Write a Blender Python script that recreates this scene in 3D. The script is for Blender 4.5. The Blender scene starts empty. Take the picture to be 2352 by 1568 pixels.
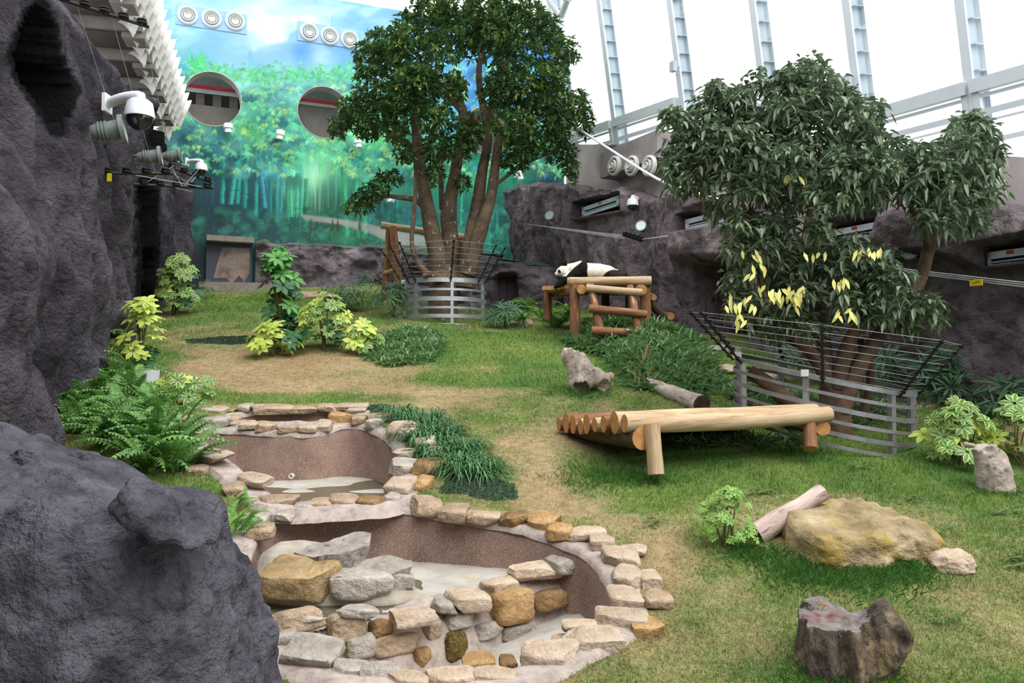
import bpy, bmesh, math, random
import numpy as np
from mathutils import Vector, Matrix, Euler
PI = math.pi
# ---------------------------------------------------------------- camera, sky, light, exposure
scene = bpy.context.scene
COL = scene.collection
FPX, EYE, HORIZON = 1900.0, 3.12, 870.0
PITCH = math.atan((HORIZON - 784) / FPX)
cam_data = bpy.data.cameras.new('camera'); cam = bpy.data.objects.new('camera', cam_data); COL.objects.link(cam)
cam_data.sensor_width = 36; cam_data.lens = FPX / 2352 * 36; cam_data.clip_start = .05; cam_data.clip_end = 500
cam.location = (0, 0, EYE); cam.rotation_euler = (PI / 2 + PITCH, 0, 0)
scene.camera = cam
world = bpy.data.worlds.new('overcast_sky'); scene.world = world; world.use_nodes = True
bg = world.node_tree.nodes['Background']; bg.inputs[0].default_value = (.93, .97, 1, 1); bg.inputs[1].default_value = 1.9
sun_d = bpy.data.lights.new('hazy_sun', 'SUN'); sun_d.energy = 2.0; sun_d.angle = math.radians(50); sun_d.color = (1, .96, .9)
sun = bpy.data.objects.new('hazy_sun', sun_d); COL.objects.link(sun); sun.rotation_euler = (math.radians(24), math.radians(26), 0)
vs = scene.view_settings; vs.view_transform = 'Standard'; vs.look = 'None'; vs.gamma = 1; vs.use_curve_mapping = False; vs.exposure = 0.3
scene.cycles.max_bounces = 6; scene.cycles.transparent_max_bounces = 12

# ---------------------------------------------------------------- pixel <-> place
CP, SP = math.cos(PITCH), math.sin(PITCH)
def ray(px, py):
    a, b = (px - 1176) / FPX, -(py - 784) / FPX
    return np.array([a, CP - SP * b, SP + CP * b])
def at(px, py, Y):
    d = ray(px, py); return np.array([0, 0, EYE]) + d * (Y / d[1])
def proj(P):
    P = np.asarray(P, float); x, y, z = P[..., 0], P[..., 1], P[..., 2] - EYE
    fw = y * CP + z * SP; up = -y * SP + z * CP
    fw = np.where(fw < .05, .05, fw)
    return 1176 + FPX * x / fw, 784 - FPX * up / fw
def hit(px, py, p0, n):
    d = ray(px, py); o = np.array([0, 0, EYE]); p0 = np.asarray(p0, float); n = np.asarray(n, float)
    return o + d * (np.dot(p0 - o, n) / np.dot(d, n))
SLOPE = .235
def Gp(px, py):                       # on the plain slope of the lawn
    return hit(px, py, (0, 0, 0), (0, -SLOPE, 1))

# ---------------------------------------------------------------- noise
def _h(i, j, k, s):
    n = (i * 374761393 + j * 668265263 + k * 2147483647 + s * 974634777) & 0xffffffff
    n = ((n ^ (n >> 13)) * 1274126177) & 0xffffffff
    n = ((n ^ (n >> 16)) * 2246822519) & 0xffffffff
    return ((n ^ (n >> 15)) & 0xffff) / 32767.5 - 1
def vnoise(x, y, z=0., s=0):
    x, y, z = np.broadcast_arrays(np.asarray(x, float), y, z)
    i, j, k = np.floor(x).astype(np.int64), np.floor(y).astype(np.int64), np.floor(z).astype(np.int64)
    u, v, w = x - i, y - j, z - k
    u, v, w = u*u*(3-2*u), v*v*(3-2*v), w*w*(3-2*w)
    r = 0
    for a in (0, 1):
        for b in (0, 1):
            for c in (0, 1):
                r = r + _h(i+a, j+b, k+c, s) * (u if a else 1-u) * (v if b else 1-v) * (w if c else 1-w)
    return r
def fbm(x, y, z=0., s=0, o=4):
    r, a = 0, 1.
    for q in range(o):
        r = r + a * vnoise(np.asarray(x)*2**q, np.asarray(y)*2**q, np.asarray(z)*2**q, s+q*7); a *= .5
    return r
def smooth(a, b, x):
    t = np.clip((x - a) / (b - a), 0, 1); return t*t*(3-2*t)
def poly_sdf(x, y, poly):             # negative inside
    x = np.asarray(x, float); y = np.asarray(y, float)
    d = np.full(x.shape, 1e18); ins = np.zeros(x.shape, bool); n = len(poly)
    for q in range(n):
        ax, ay = poly[q][0], poly[q][1]; bx, by = poly[(q+1) % n][0], poly[(q+1) % n][1]
        ex, ey = bx-ax, by-ay; t = np.clip(((x-ax)*ex+(y-ay)*ey)/(ex*ex+ey*ey+1e-12), 0, 1)
        d = np.minimum(d, (x-ax-t*ex)**2+(y-ay-t*ey)**2)
        c = ((ay > y) != (by > y)) & (x < (bx-ax)*(y-ay)/((by-ay) if by != ay else 1e-12)+ax)
        ins ^= c
    d = np.sqrt(d); return np.where(ins, -d, d)

# ---------------------------------------------------------------- colours and materials
def lin(c):
    if isinstance(c, str):
        c = tuple(int(c[q:q+2], 16)/255 for q in (0, 2, 4))
    return tuple(v/12.92 if v <= .04045 else ((v+.055)/1.055)**2.4 for v in c[:3])
def A(h, k=1.0):                      # surface colour from a photograph colour, k = how brightly it stands
    return tuple(min(.9, v/k) for v in lin(h))
MATS = {}
def mat(name, c1, c2=None, rough=.85, scale=4., detail=6., bump=0., bscale=30., bdist=.02, attr=False, metal=0., spec=.3,
        contrast=(.35, .65), rand=0., c3=None, scale3=60., lim3=(.55, .7), stretch=(1, 1, 1), trans=0., sss=0.):
    if name in MATS: return MATS[name]
    m = bpy.data.materials.new(name); m.use_nodes = True; MATS[name] = m
    nt = m.node_tree; N = nt.nodes; L = nt.links; b = N['Principled BSDF']
    b.inputs['Roughness'].default_value = rough; b.inputs['Metallic'].default_value = metal
    b.inputs['Specular IOR Level'].default_value = spec
    tc = N.new('ShaderNodeTexCoord'); mp = N.new('ShaderNodeMapping'); L.new(tc.outputs['Object'], mp.inputs[0]); mp.inputs['Scale'].default_value = stretch
    no = N.new('ShaderNodeTexNoise'); no.inputs['Scale'].default_value = scale; no.inputs['Detail'].default_value = detail; no.inputs['Roughness'].default_value = .65
    L.new(mp.outputs[0], no.inputs['Vector'])
    rp = N.new('ShaderNodeValToRGB'); rp.color_ramp.elements[0].position = contrast[0]; rp.color_ramp.elements[1].position = contrast[1]
    if c2 is None: c2 = tuple(v*.75 for v in c1)
    rp.color_ramp.elements[0].color = (*c2, 1); rp.color_ramp.elements[1].color = (*c1, 1)
    L.new(no.outputs['Fac'], rp.inputs[0]); out = rp.outputs[0]
    def mix(kind, fac, a, bb):
        x = N.new('ShaderNodeMix'); x.data_type = 'RGBA'; x.blend_type = kind
        if isinstance(fac, float): x.inputs[0].default_value = fac
        else: L.new(fac, x.inputs[0])
        for sock, v in ((x.inputs[6], a), (x.inputs[7], bb)):
            if isinstance(v, tuple): sock.default_value = (*v, 1)
            else: L.new(v, sock)
        return x.outputs[2]
    if c3 is not None:
        n3 = N.new('ShaderNodeTexNoise'); n3.inputs['Scale'].default_value = scale3; n3.inputs['Detail'].default_value = 2; L.new(mp.outputs[0], n3.inputs['Vector'])
        r3 = N.new('ShaderNodeValToRGB'); r3.color_ramp.elements[0].position = lim3[0]; r3.color_ramp.elements[1].position = lim3[1]; L.new(n3.outputs['Fac'], r3.inputs[0])
        out = mix('MIX', r3.outputs[0], out, c3)
    if attr:
        at_ = N.new('ShaderNodeAttribute'); at_.attribute_name = 'Col'; out = mix('MULTIPLY', 1.0, out, at_.outputs['Color'])
    if rand:
        oi = N.new('ShaderNodeObjectInfo'); mr = N.new('ShaderNodeMapRange'); mr.inputs[3].default_value = 1-rand; mr.inputs[4].default_value = 1+rand
        L.new(oi.outputs['Random'], mr.inputs[0]); cb = N.new('ShaderNodeCombineColor')
        for q in range(3): L.new(mr.outputs[0], cb.inputs[q])
        out = mix('MULTIPLY', 1.0, out, cb.outputs[0])
    L.new(out, b.inputs['Base Color'])
    if bump:
        n2 = N.new('ShaderNodeTexNoise'); n2.inputs['Scale'].default_value = bscale; n2.inputs['Detail'].default_value = 5; n2.inputs['Roughness'].default_value = .6; L.new(mp.outputs[0], n2.inputs['Vector'])
        bp = N.new('ShaderNodeBump'); bp.inputs['Strength'].default_value = bump; bp.inputs['Distance'].default_value = bdist
        L.new(n2.outputs['Fac'], bp.inputs['Height']); L.new(bp.outputs[0], b.inputs['Normal'])
    if trans:                          # thin leaves let light through
        tr = N.new('ShaderNodeBsdfTranslucent'); L.new(out, tr.inputs[0]); mx = N.new('ShaderNodeMixShader'); mx.inputs[0].default_value = trans
        L.new(b.outputs[0], mx.inputs[1]); L.new(tr.outputs[0], mx.inputs[2]); L.new(mx.outputs[0], N['Material Output'].inputs[0])
    return m

# ---------------------------------------------------------------- objects
WLOC = {}
def wl(o): return WLOC.get(o.name, np.zeros(3)) if o is not None else np.zeros(3)
def tag(o, label=None, cat=None, group=None, kind=None):
    if label: o['label'] = label
    if cat: o['category'] = cat
    if group: o['group'] = group
    if kind: o['kind'] = kind
    return o
def thing(name, label, cat, loc=(0, 0, 0), group=None, kind=None):
    o = bpy.data.objects.new(name, None); COL.objects.link(o); o.empty_display_size = .1; o.location = tuple(loc)
    WLOC[o.name] = np.asarray(loc, float); return tag(o, label, cat, group, kind)
def mesh(name, V, F, m=None, col=None, flat=False, mats=None, midx=None, sharp=math.radians(42)):
    me = bpy.data.meshes.new(name); V = np.asarray(V, np.float32).reshape(-1, 3)
    if isinstance(F, np.ndarray) and F.ndim == 2:
        k = F.shape[1]; n = len(F); me.vertices.add(len(V)); me.vertices.foreach_set('co', V.ravel())
        me.loops.add(n*k); me.loops.foreach_set('vertex_index', F.astype(np.int32).ravel())
        me.polygons.add(n); me.polygons.foreach_set('loop_start', np.arange(0, n*k, k, dtype=np.int32))
        me.update(calc_edges=True); me.validate()
    else:
        me.from_pydata([tuple(v) for v in V.tolist()], [], [tuple(int(q) for q in f) for f in F])
    me.polygons.foreach_set('use_smooth', np.full(len(me.polygons), not flat))
    if not flat and len(me.polygons) < 60000: me.set_sharp_from_angle(angle=sharp)
    if col is not None:
        c = np.ones((len(V), 4), np.float32); c[:, :3] = np.asarray(col, np.float32)
        a = me.attributes.new('Col', 'FLOAT_COLOR', 'POINT'); a.data.foreach_set('color', c.ravel())
    if mats:
        for q in mats: me.materials.append(q)
        if midx is not None: me.polygons.foreach_set('material_index', np.asarray(midx, np.int32))
    elif m: me.materials.append(m)
    me.update(); return me
def obj(name, V, F, m, parent=None, col=None, flat=False, mats=None, midx=None, label=None, cat=None, group=None, kind=None):
    """vertices in world coordinates; the object sits at its parent's base, or for a top-level mesh at its own base"""
    V = np.asarray(V, float).reshape(-1, 3)
    if parent is not None: base = wl(parent)
    else: base = np.array([(V[:, 0].min()+V[:, 0].max())/2, (V[:, 1].min()+V[:, 1].max())/2, V[:, 2].min()])
    o = bpy.data.objects.new(name, mesh(name, V-base, F, m, col, flat, mats, midx)); COL.objects.link(o)
    if parent is not None: o.parent = parent
    else: o.location = tuple(base)
    WLOC[o.name] = base; return tag(o, label, cat, group, kind)
def inst(name, me, parent, loc, rot=None, scale=(1, 1, 1), kind=None, label=None, cat=None, group=None):
    o = bpy.data.objects.new(name, me); COL.objects.link(o)
    b = wl(parent)
    if parent is not None: o.parent = parent
    o.location = tuple(np.asarray(loc, float)-b)
    if rot is not None:
        o.rotation_mode = 'XYZ'; o.rotation_euler = rot if not isinstance(rot, Matrix) else rot.to_euler('XYZ')
    o.scale = scale if hasattr(scale, '__len__') else (scale,)*3
    WLOC[o.name] = np.asarray(loc, float); return tag(o, label, cat, group, kind)

# ---------------------------------------------------------------- shapes
class MB:
    def __init__(s): s.V = []; s.F = []; s.n = 0; s.C = []
    def add(s, V, F, c=None):
        V = np.asarray(V, float).reshape(-1, 3); s.V.append(V); s.F += [tuple(int(q)+s.n for q in f) for f in F]; s.n += len(V)
        if c is not None: s.C.append(np.tile(np.asarray(c, float), (len(V), 1)) if np.ndim(c) == 1 else np.asarray(c, float))
        return s
    def box(s, c, size, R=None, col=None):
        c = np.asarray(c, float); h = np.asarray(size, float)/2
        V = np.array([[x, y, z] for x in (-1, 1) for y in (-1, 1) for z in (-1, 1)])*h
        if R is not None: V = V @ np.asarray(R).T
        return s.add(V+c, [(0, 1, 3, 2), (4, 6, 7, 5), (0, 4, 5, 1), (2, 3, 7, 6), (0, 2, 6, 4), (1, 5, 7, 3)], col)
    def bar(s, a, b, w, h, up=(0, 0, 1), col=None):
        a = np.asarray(a, float); b = np.asarray(b, float); d = b-a; L = np.linalg.norm(d); R = frame(d, up)
        return s.box((a+b)/2, (w, L, h), R, col)
    def tube(s, P, r, n=8, cap=True, col=None):
        V, F = tube(P, r, n, cap); return s.add(V, F, col)
    def obj(s, name, m, parent=None, **k):
        V = np.concatenate(s.V); c = np.concatenate(s.C) if s.C else None
        return obj(name, V, s.F, m, parent, col=c, **k)
def frame(d, up=(0, 0, 1)):           # columns: side, along d, up
    y = np.asarray(d, float); y = y/np.linalg.norm(y); u = np.asarray(up, float)
    x = np.cross(y, u)
    if np.linalg.norm(x) < 1e-4: x = np.cross(y, (0, 1, 0.1))
    x /= np.linalg.norm(x); z = np.cross(x, y); return np.stack([x, y, z], 1)
def rotz(a): c, s = math.cos(a), math.sin(a); return np.array([[c, -s, 0], [s, c, 0], [0, 0, 1]])
def rotx(a): c, s = math.cos(a), math.sin(a); return np.array([[1, 0, 0], [0, c, -s], [0, s, c]])
def roty(a): c, s = math.cos(a), math.sin(a); return np.array([[c, 0, s], [0, 1, 0], [-s, 0, c]])
def spline(P, n):
    P = np.asarray(P, float); m = len(P)
    if m < 3: t = np.linspace(0, 1, n)[:, None]; return P[0]*(1-t)+P[-1]*t
    Q = np.concatenate([[2*P[0]-P[1]], P, [2*P[-1]-P[-2]]]); out = []
    for t in np.linspace(0, m-1-1e-9, n):
        i = int(t); u = t-i; a, b, c, d = Q[i], Q[i+1], Q[i+2], Q[i+3]
        out.append(.5*((2*b)+(-a+c)*u+(2*a-5*b+4*c-d)*u*u+(-a+3*b-3*c+d)*u**3))
    return np.array(out)
def tube(P, r, n=8, cap=True, bump=0., seed=0, bfreq=3.):
    P = np.asarray(P, float); m = len(P); r = np.broadcast_to(np.asarray(r, float), (m,))
    T = np.gradient(P, axis=0); T /= np.linalg.norm(T, axis=1)[:, None]+1e-12
    ref = np.array([0, 0, 1.]) if abs(T[0][2]) < .9 else np.array([1., 0, 0])
    x = np.cross(T[0], ref); x /= np.linalg.norm(x); V = []
    th = np.arange(n)*2*PI/n
    for i in range(m):
        x = x-T[i]*np.dot(x, T[i]); x /= np.linalg.norm(x)+1e-12; y = np.cross(T[i], x)
        ring = np.cos(th)[:, None]*x+np.sin(th)[:, None]*y; rr = np.full(n, r[i])
        if bump:
            q = P[i]+ring*r[i]; rr = rr*(1+bump*fbm(q[:, 0]*bfreq, q[:, 1]*bfreq, q[:, 2]*bfreq, seed, 3))
        V.append(P[i]+ring*rr[:, None])
    V = np.concatenate(V); F = []
    for i in range(m-1):
        for j in range(n):
            k = (j+1) % n; F.append((i*n+j, i*n+k, (i+1)*n+k, (i+1)*n+j))
    if cap: F.append(tuple(range(n))[::-1]); F.append(tuple((m-1)*n+j for j in range(n)))
    return V, F
def lathe(prof, n=20, axis=(0, 0, 1), loc=(0, 0, 0)):
    """prof: (radius, along axis)"""
    R = frame(axis, (0, 0, 1) if abs(np.asarray(axis)[2]) < .9*np.linalg.norm(axis) else (0, 1, 0)); V = []
    for r, h in prof:
        for j in range(n):
            a = 2*PI*j/n; V.append(R[:, 0]*r*math.cos(a)+R[:, 2]*r*math.sin(a)+R[:, 1]*h)
    F = []
    for i in range(len(prof)-1):
        for j in range(n):
            k = (j+1) % n; F.append((i*n+j, (i+1)*n+j, (i+1)*n+k, i*n+k))
    return np.array(V)+np.asarray(loc, float), F
def surfnet(fn, lo, hi, step):
    """closed surface of fn < 0 (surface nets)"""
    ax = [np.arange(lo[q], hi[q]+step, step) for q in range(3)]
    X, Y, Z = np.meshgrid(*ax, indexing='ij'); v = fn(X, Y, Z); s = v < 0
    nx, ny, nz = v.shape; acc = np.zeros((nx-1, ny-1, nz-1, 3)); cnt = np.zeros((nx-1, ny-1, nz-1))
    corners = [(a, b, c) for a in (0, 1) for b in (0, 1) for c in (0, 1)]
    sl = lambda a, b, c: (slice(a, nx-1+a), slice(b, ny-1+b), slice(c, nz-1+c))
    for p in corners:
        for d in range(3):
            if p[d]: continue
            q = list(p); q[d] = 1; va, vb = v[sl(*p)], v[sl(*q)]; cr = s[sl(*p)] != s[sl(*q)]
            t = np.where(cr, va/(va-vb+1e-20), 0)
            for e in range(3): acc[..., e] += np.where(cr, p[e]+(t if e == d else 0), 0)
            cnt += cr
    act = cnt > 0; idx = -np.ones(act.shape, int); idx[act] = np.arange(act.sum()); I = np.argwhere(act)
    V = (I+acc[act]/cnt[act][:, None])*step+np.asarray(lo); F = []
    for d in range(3):
        a = s.take(range(0, v.shape[d]-1), d); b = s.take(range(1, v.shape[d]), d); cr = np.argwhere(a != b)
        e, f = [(1, 2), (2, 0), (0, 1)][d]
        ok = (cr[:, e] > 0) & (cr[:, f] > 0) & (cr[:, e] < v.shape[e]-1) & (cr[:, f] < v.shape[f]-1); cr = cr[ok]
        ins = a[tuple(cr.T)]
        def cell(oe, of):
            c = cr.copy(); c[:, e] += oe; c[:, f] += of; return idx[tuple(c.T)]
        q = np.stack([cell(-1, -1), cell(0, -1), cell(0, 0), cell(-1, 0)], 1)
        q[~ins] = q[~ins][:, ::-1]; F.append(q)
    return V, np.concatenate(F)
def smin(a, b, k):
    h = np.clip(.5+.5*(b-a)/k, 0, 1); return b*(1-h)+a*h-k*h*(1-h)
def ell(X, Y, Z, c, r, R=None):
    p = np.stack([X-c[0], Y-c[1], Z-c[2]], -1)
    if R is not None: p = p @ np.asarray(R)
    q = p/np.asarray(r); k0 = np.linalg.norm(q, axis=-1); k1 = np.linalg.norm(q/np.asarray(r), axis=-1)+1e-9
    return k0*(k0-1)/k1
def caps(X, Y, Z, a, b, ra, rb):
    a = np.asarray(a, float); b = np.asarray(b, float); d = b-a; p = np.stack([X-a[0], Y-a[1], Z-a[2]], -1)
    t = np.clip((p @ d)/np.dot(d, d), 0, 1); return np.linalg.norm(p-t[..., None]*d, axis=-1)-(ra+(rb-ra)*t)
def qsphere(n):                        # cube sphere, n quads on a side
    V = {}; P = []; F = []
    def vid(p):
        k = tuple(np.round(p, 5))
        if k not in V: V[k] = len(P); P.append(p)
        return V[k]
    g = np.linspace(-1, 1, n+1)
    for ax in range(3):
        for s in (-1, 1):
            for i in range(n):
                for j in range(n):
                    q = []
                    for a, b in ((i, j), (i+1, j), (i+1, j+1), (i, j+1)):
                        p = np.zeros(3); p[ax] = s; p[(ax+1) % 3] = g[a]; p[(ax+2) % 3] = g[b]; q.append(vid(p))
                    F.append(tuple(q) if s > 0 else tuple(q[::-1]))
    return np.array(P), np.array(F)
QS6 = qsphere(6); QS8 = qsphere(8); QS10 = qsphere(10); QS24 = qsphere(24)
def stone(seed, size, qs=QS6, cuts=7, rough=.05, power=5., flat_top=.0):
    """an angular stone centred on the origin"""
    rg = np.random.default_rng(seed); P, F = qs; d = P/np.linalg.norm(P, axis=1)[:, None]
    V = d/((np.abs(d)**power).sum(1)**(1/power))[:, None]
    for q in range(cuts):
        n = rg.normal(size=3); n[2] *= .6; n /= np.linalg.norm(n); lim = rg.uniform(.55, .86)*np.abs(n).sum()
        e = V @ n-lim; V = V-np.where(e > 0, e, 0)[:, None]*n
    s = rg.uniform(0, 50)
    V = V*(1+rough*fbm(d[:, 0]*2.1+s, d[:, 1]*2.1, d[:, 2]*2.1, seed % 97, 4)[:, None])
    V = (V-(V.max(0)+V.min(0))/2)/((V.max(0)-V.min(0))/2)
    return V*np.asarray(size)/2, F
# ================================================================ the ground and the places of the pools
def plan(pts): return [tuple(Gp(*p)[:2]) for p in pts]
def close_smooth(pl, n=120):
    P = np.array(pl); m = len(P); out = []
    for t in np.linspace(0, m, n, endpoint=False):
        i = int(t); u = t-i; a, b, c, d = P[(i-1) % m], P[i % m], P[(i+1) % m], P[(i+2) % m]
        out.append(.5*((2*b)+(-a+c)*u+(2*a-5*b+4*c-d)*u*u+(-a+3*b-3*c+d)*u**3))
    return np.array(out)
LOWER_PX = [(560, 1330), (590, 1228), (650, 1178), (740, 1168), (850, 1166), (950, 1168), (1100, 1192), (1210, 1214), (1290, 1240), (1350, 1270), (1392, 1325),
            (1404, 1375), (1395, 1418), (1350, 1448), (1290, 1475), (1220, 1512), (1130, 1540), (1040, 1552), (940, 1552), (850, 1540), (760, 1520), (680, 1480), (600, 1430)]
MIDDLE_PX = [(452, 988), (530, 984), (610, 990), (690, 992), (740, 988), (800, 972), (852, 980), (898, 1012), (912, 1058), (904, 1105), (884, 1138), (820, 1152),
             (740, 1156), (680, 1156), (640, 1140), (575, 1090), (510, 1040)]
TOP_PX = [(540, 956), (570, 944), (640, 940), (720, 940), (780, 938), (822, 944), (795, 955), (740, 964), (680, 967), (610, 967), (560, 964)]
POOLS = {k: close_smooth(plan(v)) for k, v in (('lower', LOWER_PX), ('middle', MIDDLE_PX), ('top', TOP_PX))}
def pool_sdf(x, y):
    d = None
    for k in POOLS:
        e = poly_sdf(x, y, POOLS[k][::2]); d = e if d is None else np.minimum(d, e)
    return d
def ground(x, y, quick=False):
    x = np.asarray(x, float); y = np.asarray(y, float)
    z = SLOPE*y
    w = smooth(1., 1.8, np.hypot((x+1.2)/2.6, (y-8.3)/3.6))
    z = z+w*(.07*fbm(x*.45+3, y*.45, 0, 3, 3)+.015*fbm(x*2.2, y*2.2, 0, 9, 2))
    return z
def G(px, py):
    d = ray(px, py); o = np.array([0, 0, EYE]); t = 3.
    p = Gp(px, py)
    for q in range(12):
        z = float(ground(p[0], p[1])); p = hit(px, py, (p[0], p[1], z), (0, -SLOPE, 1))
    return p
def GZ(x, y): return float(ground(x, y))

# how straw-coloured the grass is, by place
def straw(x, y):
    px, py = proj(np.stack([x, y, SLOPE*y], -1))
    s = .30+.28*fbm(x*.8, y*.8, 0, 21, 4)+.2*fbm(x*3, y*3, 0, 5, 3)
    wob = .35*fbm(x*1.3, y*1.3, 0, 8, 3)
    def blob(cx, cy, rx, ry, v):
        nonlocal s
        q = ((px-cx)/rx)**2+((py-cy)/ry)**2+wob; s = s+v*smooth(1.25, .45, q)
    blob(670, 850, 330, 55, .75); blob(480, 775, 130, 40, .3); blob(1010, 912, 260, 28, .35); blob(1240, 1030, 110, 70, .4); blob(1290, 1130, 120, 60, .5)
    blob(1520, 1310, 90, 90, .3); blob(640, 690, 240, 32, -.45); blob(1150, 800, 260, 50, -.4); blob(1120, 870, 200, 22, -.5); blob(1360, 945, 150, 40, .25)
    blob(1500, 1100, 200, 90, -.45); blob(1900, 1080, 330, 60, -.4); blob(2150, 1010, 150, 70, -.4); blob(1950, 1310, 220, 45, -.6); blob(1650, 1270, 110, 70, -.4)
    blob(2200, 1450, 300, 110, .12); blob(1700, 1480, 150, 80, .05); blob(700, 915, 330, 15, -.5); blob(1720, 820, 120, 60, -.4); blob(1350, 820, 110, 40, -.4)
    blob(1330, 700, 130, 40, -.3); blob(520, 745, 160, 18, -.2); blob(1380, 1180, 150, 40, .15); blob(560, 678, 90, 8, .6)
    return np.clip(s, 0, 1)
GREEN_A, GREEN_B, STRAW_A, STRAW_B = np.array(A('7f9c50', 1.12)), np.array(A('5a8c42', 1.15)), np.array(A('b89e78', 1.15)), np.array(A('ccb890', 1.15))
def grass_colour(x, y, rg=None):
    s = straw(x, y)
    if rg is not None: s = (rg.random(len(s)) < smooth(.15, .95, s)).astype(float)*.85+.15*s
    n = .5+.5*vnoise(x*1.7, y*1.7, 0, 33)
    g = GREEN_A*n[..., None]+GREEN_B*(1-n)[..., None]; t = STRAW_A*(1-n)[..., None]+STRAW_B*n[..., None]
    return g*(1-s)[..., None]+t*s[..., None]

st = .065
gx, gy = np.arange(-12.0, 11.0, st), np.arange(1.0, 31.0, st)
X, Y = np.meshgrid(gx, gy, indexing='ij'); Z = ground(X, Y)
V = np.stack([X, Y, Z], -1).reshape(-1, 3); nx, ny = X.shape
ii, jj = np.meshgrid(np.arange(nx-1), np.arange(ny-1), indexing='ij'); b0 = (ii*ny+jj).ravel()
F = np.stack([b0, b0+ny, b0+ny+1, b0+1], 1)
ctr = V[F].mean(1); near = (ctr[:, 0] > -6) & (ctr[:, 0] < 3) & (ctr[:, 1] > 4) & (ctr[:, 1] < 13); keep = np.ones(len(F), bool)
keep[near] = pool_sdf(ctr[near, 0], ctr[near, 1]) > .15
F = F[keep]
soil = grass_colour(V[:, 0], V[:, 1])*.8+np.array(A('8a7350', .95))*.2
used = np.unique(F); remap = -np.ones(len(V), int); remap[used] = np.arange(len(used))
M_SOIL = mat('lawn_soil', (1, 1, 1), (.62, .6, .55), rough=1, scale=9, detail=9, attr=True, bump=.7, bscale=38, bdist=.05, spec=.05)
obj('floor', V[used], remap[F], M_SOIL, col=soil[used], label='sloping lawn of green and straw dry grass', cat='ground', kind='structure')

# ================================================================ mural wall
def mural_D(px): return 24.5*835/(835-.154*(px-430))
def mural_pt(px): D = mural_D(px); return np.array([(px-1176)/FPX*D, D])
MA, MBp = mural_pt(360.), mural_pt(1297.)
MD = (MBp-MA)/np.linalg.norm(MBp-MA); MN = np.array([MD[1], -MD[0], 0])   # faces the room
MP0 = np.array([*MA, 0]); M3 = np.array([MD[0], MD[1], 0])
def on_mural(px, py): return hit(px, py, MP0, MN)
rg = np.random.default_rng(5)
CW, CH, CX0, CY0 = 980, 700, 350, -40
cy_, cx_ = np.mgrid[0:CH, 0:CW].astype(np.float32); PXm, PYm = cx_+CX0, cy_+CY0
ctl = [(400, 0, '8cc8f0'), (500, -10, 'a8d8fa'), (640, 20, '9fd0fa'), (760, 10, '8cc6f8'), (880, 20, '9ccdf6'), (940, 60, '6fb0ee'), (620, 70, 'e6f4fc'), (600, 110, 'c8e8fa'), (520, 145, 'b4e0f4'), (740, 140, 'c0e4f6'), (720, 60, 'd9eefc'), (470, 100, '8cc4f2'), (560, 130, 'a9dcfa'),
       (690, 120, '5fa4e6'), (780, 110, '8cc2f4'), (650, 145, 'b8e6f8'), (1000, 60, '7ab8f0'), (1290, 130, '2f7fe0'), (1200, 100, '4c98ea'), (1290, 240, '3fa2e8'), (1050, 240, '4aa8d8'), (440, 150, '4fb87a'), (500, 160, '5dbf86'),
       (600, 180, '62b890'), (700, 190, '5cb48c'), (800, 160, '62bd84'), (820, 200, '4f9f94'), (430, 250, '4a9c8c'), (600, 250, '5cb89a'), (660, 290, '4aa890'), (760, 330, '58bc80'), (880, 300, '5fca78'), (1292, 290, '2a9c46'),
       (420, 330, '3f7f84'), (500, 320, '48948c'), (580, 300, '56b070'), (640, 340, '3d8f90'), (700, 360, '5fc49a'), (720, 400, '9be0b4'), (660, 420, '6fd0a8'), (800, 400, '4faa88'), (880, 400, '48a884'), (470, 420, '2a4a58'), (520, 450, '264654'), (580, 460, '244a56'), (630, 460, '265058'), (770, 460, '24584c'), (830, 430, '2c6a60'), (460, 370, '2f6468'),
       (540, 420, '2a5262'), (600, 440, '285660'), (760, 440, '347a62'), (850, 440, '2a6068'), (420, 480, '2c363e'), (500, 490, '28424c'), (600, 500, '224c50'), (680, 500, '2f645e'), (760, 500, '245a44'), (850, 480, '244f54'),
       (420, 540, '3a444e'), (520, 530, '3c4c58'), (620, 530, '37505a'), (720, 535, '2f5a50'), (800, 545, '3a7c5c'), (950, 440, '2d7a68'), (1000, 400, '2c8c66'), (1100, 400, '1f8a60'), (1180, 420, '1d7a5c'), (1250, 400, '15464a'), (1200, 350, '1c6a5c'), (1260, 340, '1c7a4a'), (1280, 380, '1a5854'),
       (1200, 460, '0e3034'), (1215, 520, '081c20'), (1190, 575, '0c2c2c'), (1170, 540, '124044'), (1230, 470, '0a2226'), (960, 500, '2a6470'), (1100, 500, '1d5c62'), (1180, 500, '123c40'), (1220, 560, '0f2a30'), (1120, 580, '1c6a58'), (1000, 600, '4a5a60'), (700, 620, '3c4650'), (1200, 620, '14302c'), (450, 620, '353d45')]
num = np.zeros((CH, CW, 3)); den = np.zeros((CH, CW))
for (x, y, c) in ctl:
    w = 1/(((PXm-x)**2+(PYm-y)**2)+250.)**1.6; num += w[..., None]*np.array(lin(c)); den += w
CAN = num/den[..., None]
nz = fbm(PXm/70., PYm/30., 0, 4, 4)
sky = smooth(165, 120, PYm+20*vnoise(PXm/40., 0, 0, 2)); CAN = CAN*(1+(.1*nz*sky)[..., None])+(.22*np.clip(nz, 0, 1)*sky)[..., None]
def ridge(base, amp, fr, seed, c, a):
    top = base(PXm)+amp*fbm(PXm/fr, 0, 0, seed, 5); m = smooth(-4, 8, PYm-top)*smooth(95, 15, PYm-top)*a
    global CAN; CAN = CAN*(1-m[..., None])+np.array(lin(c))*m[..., None]
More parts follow.
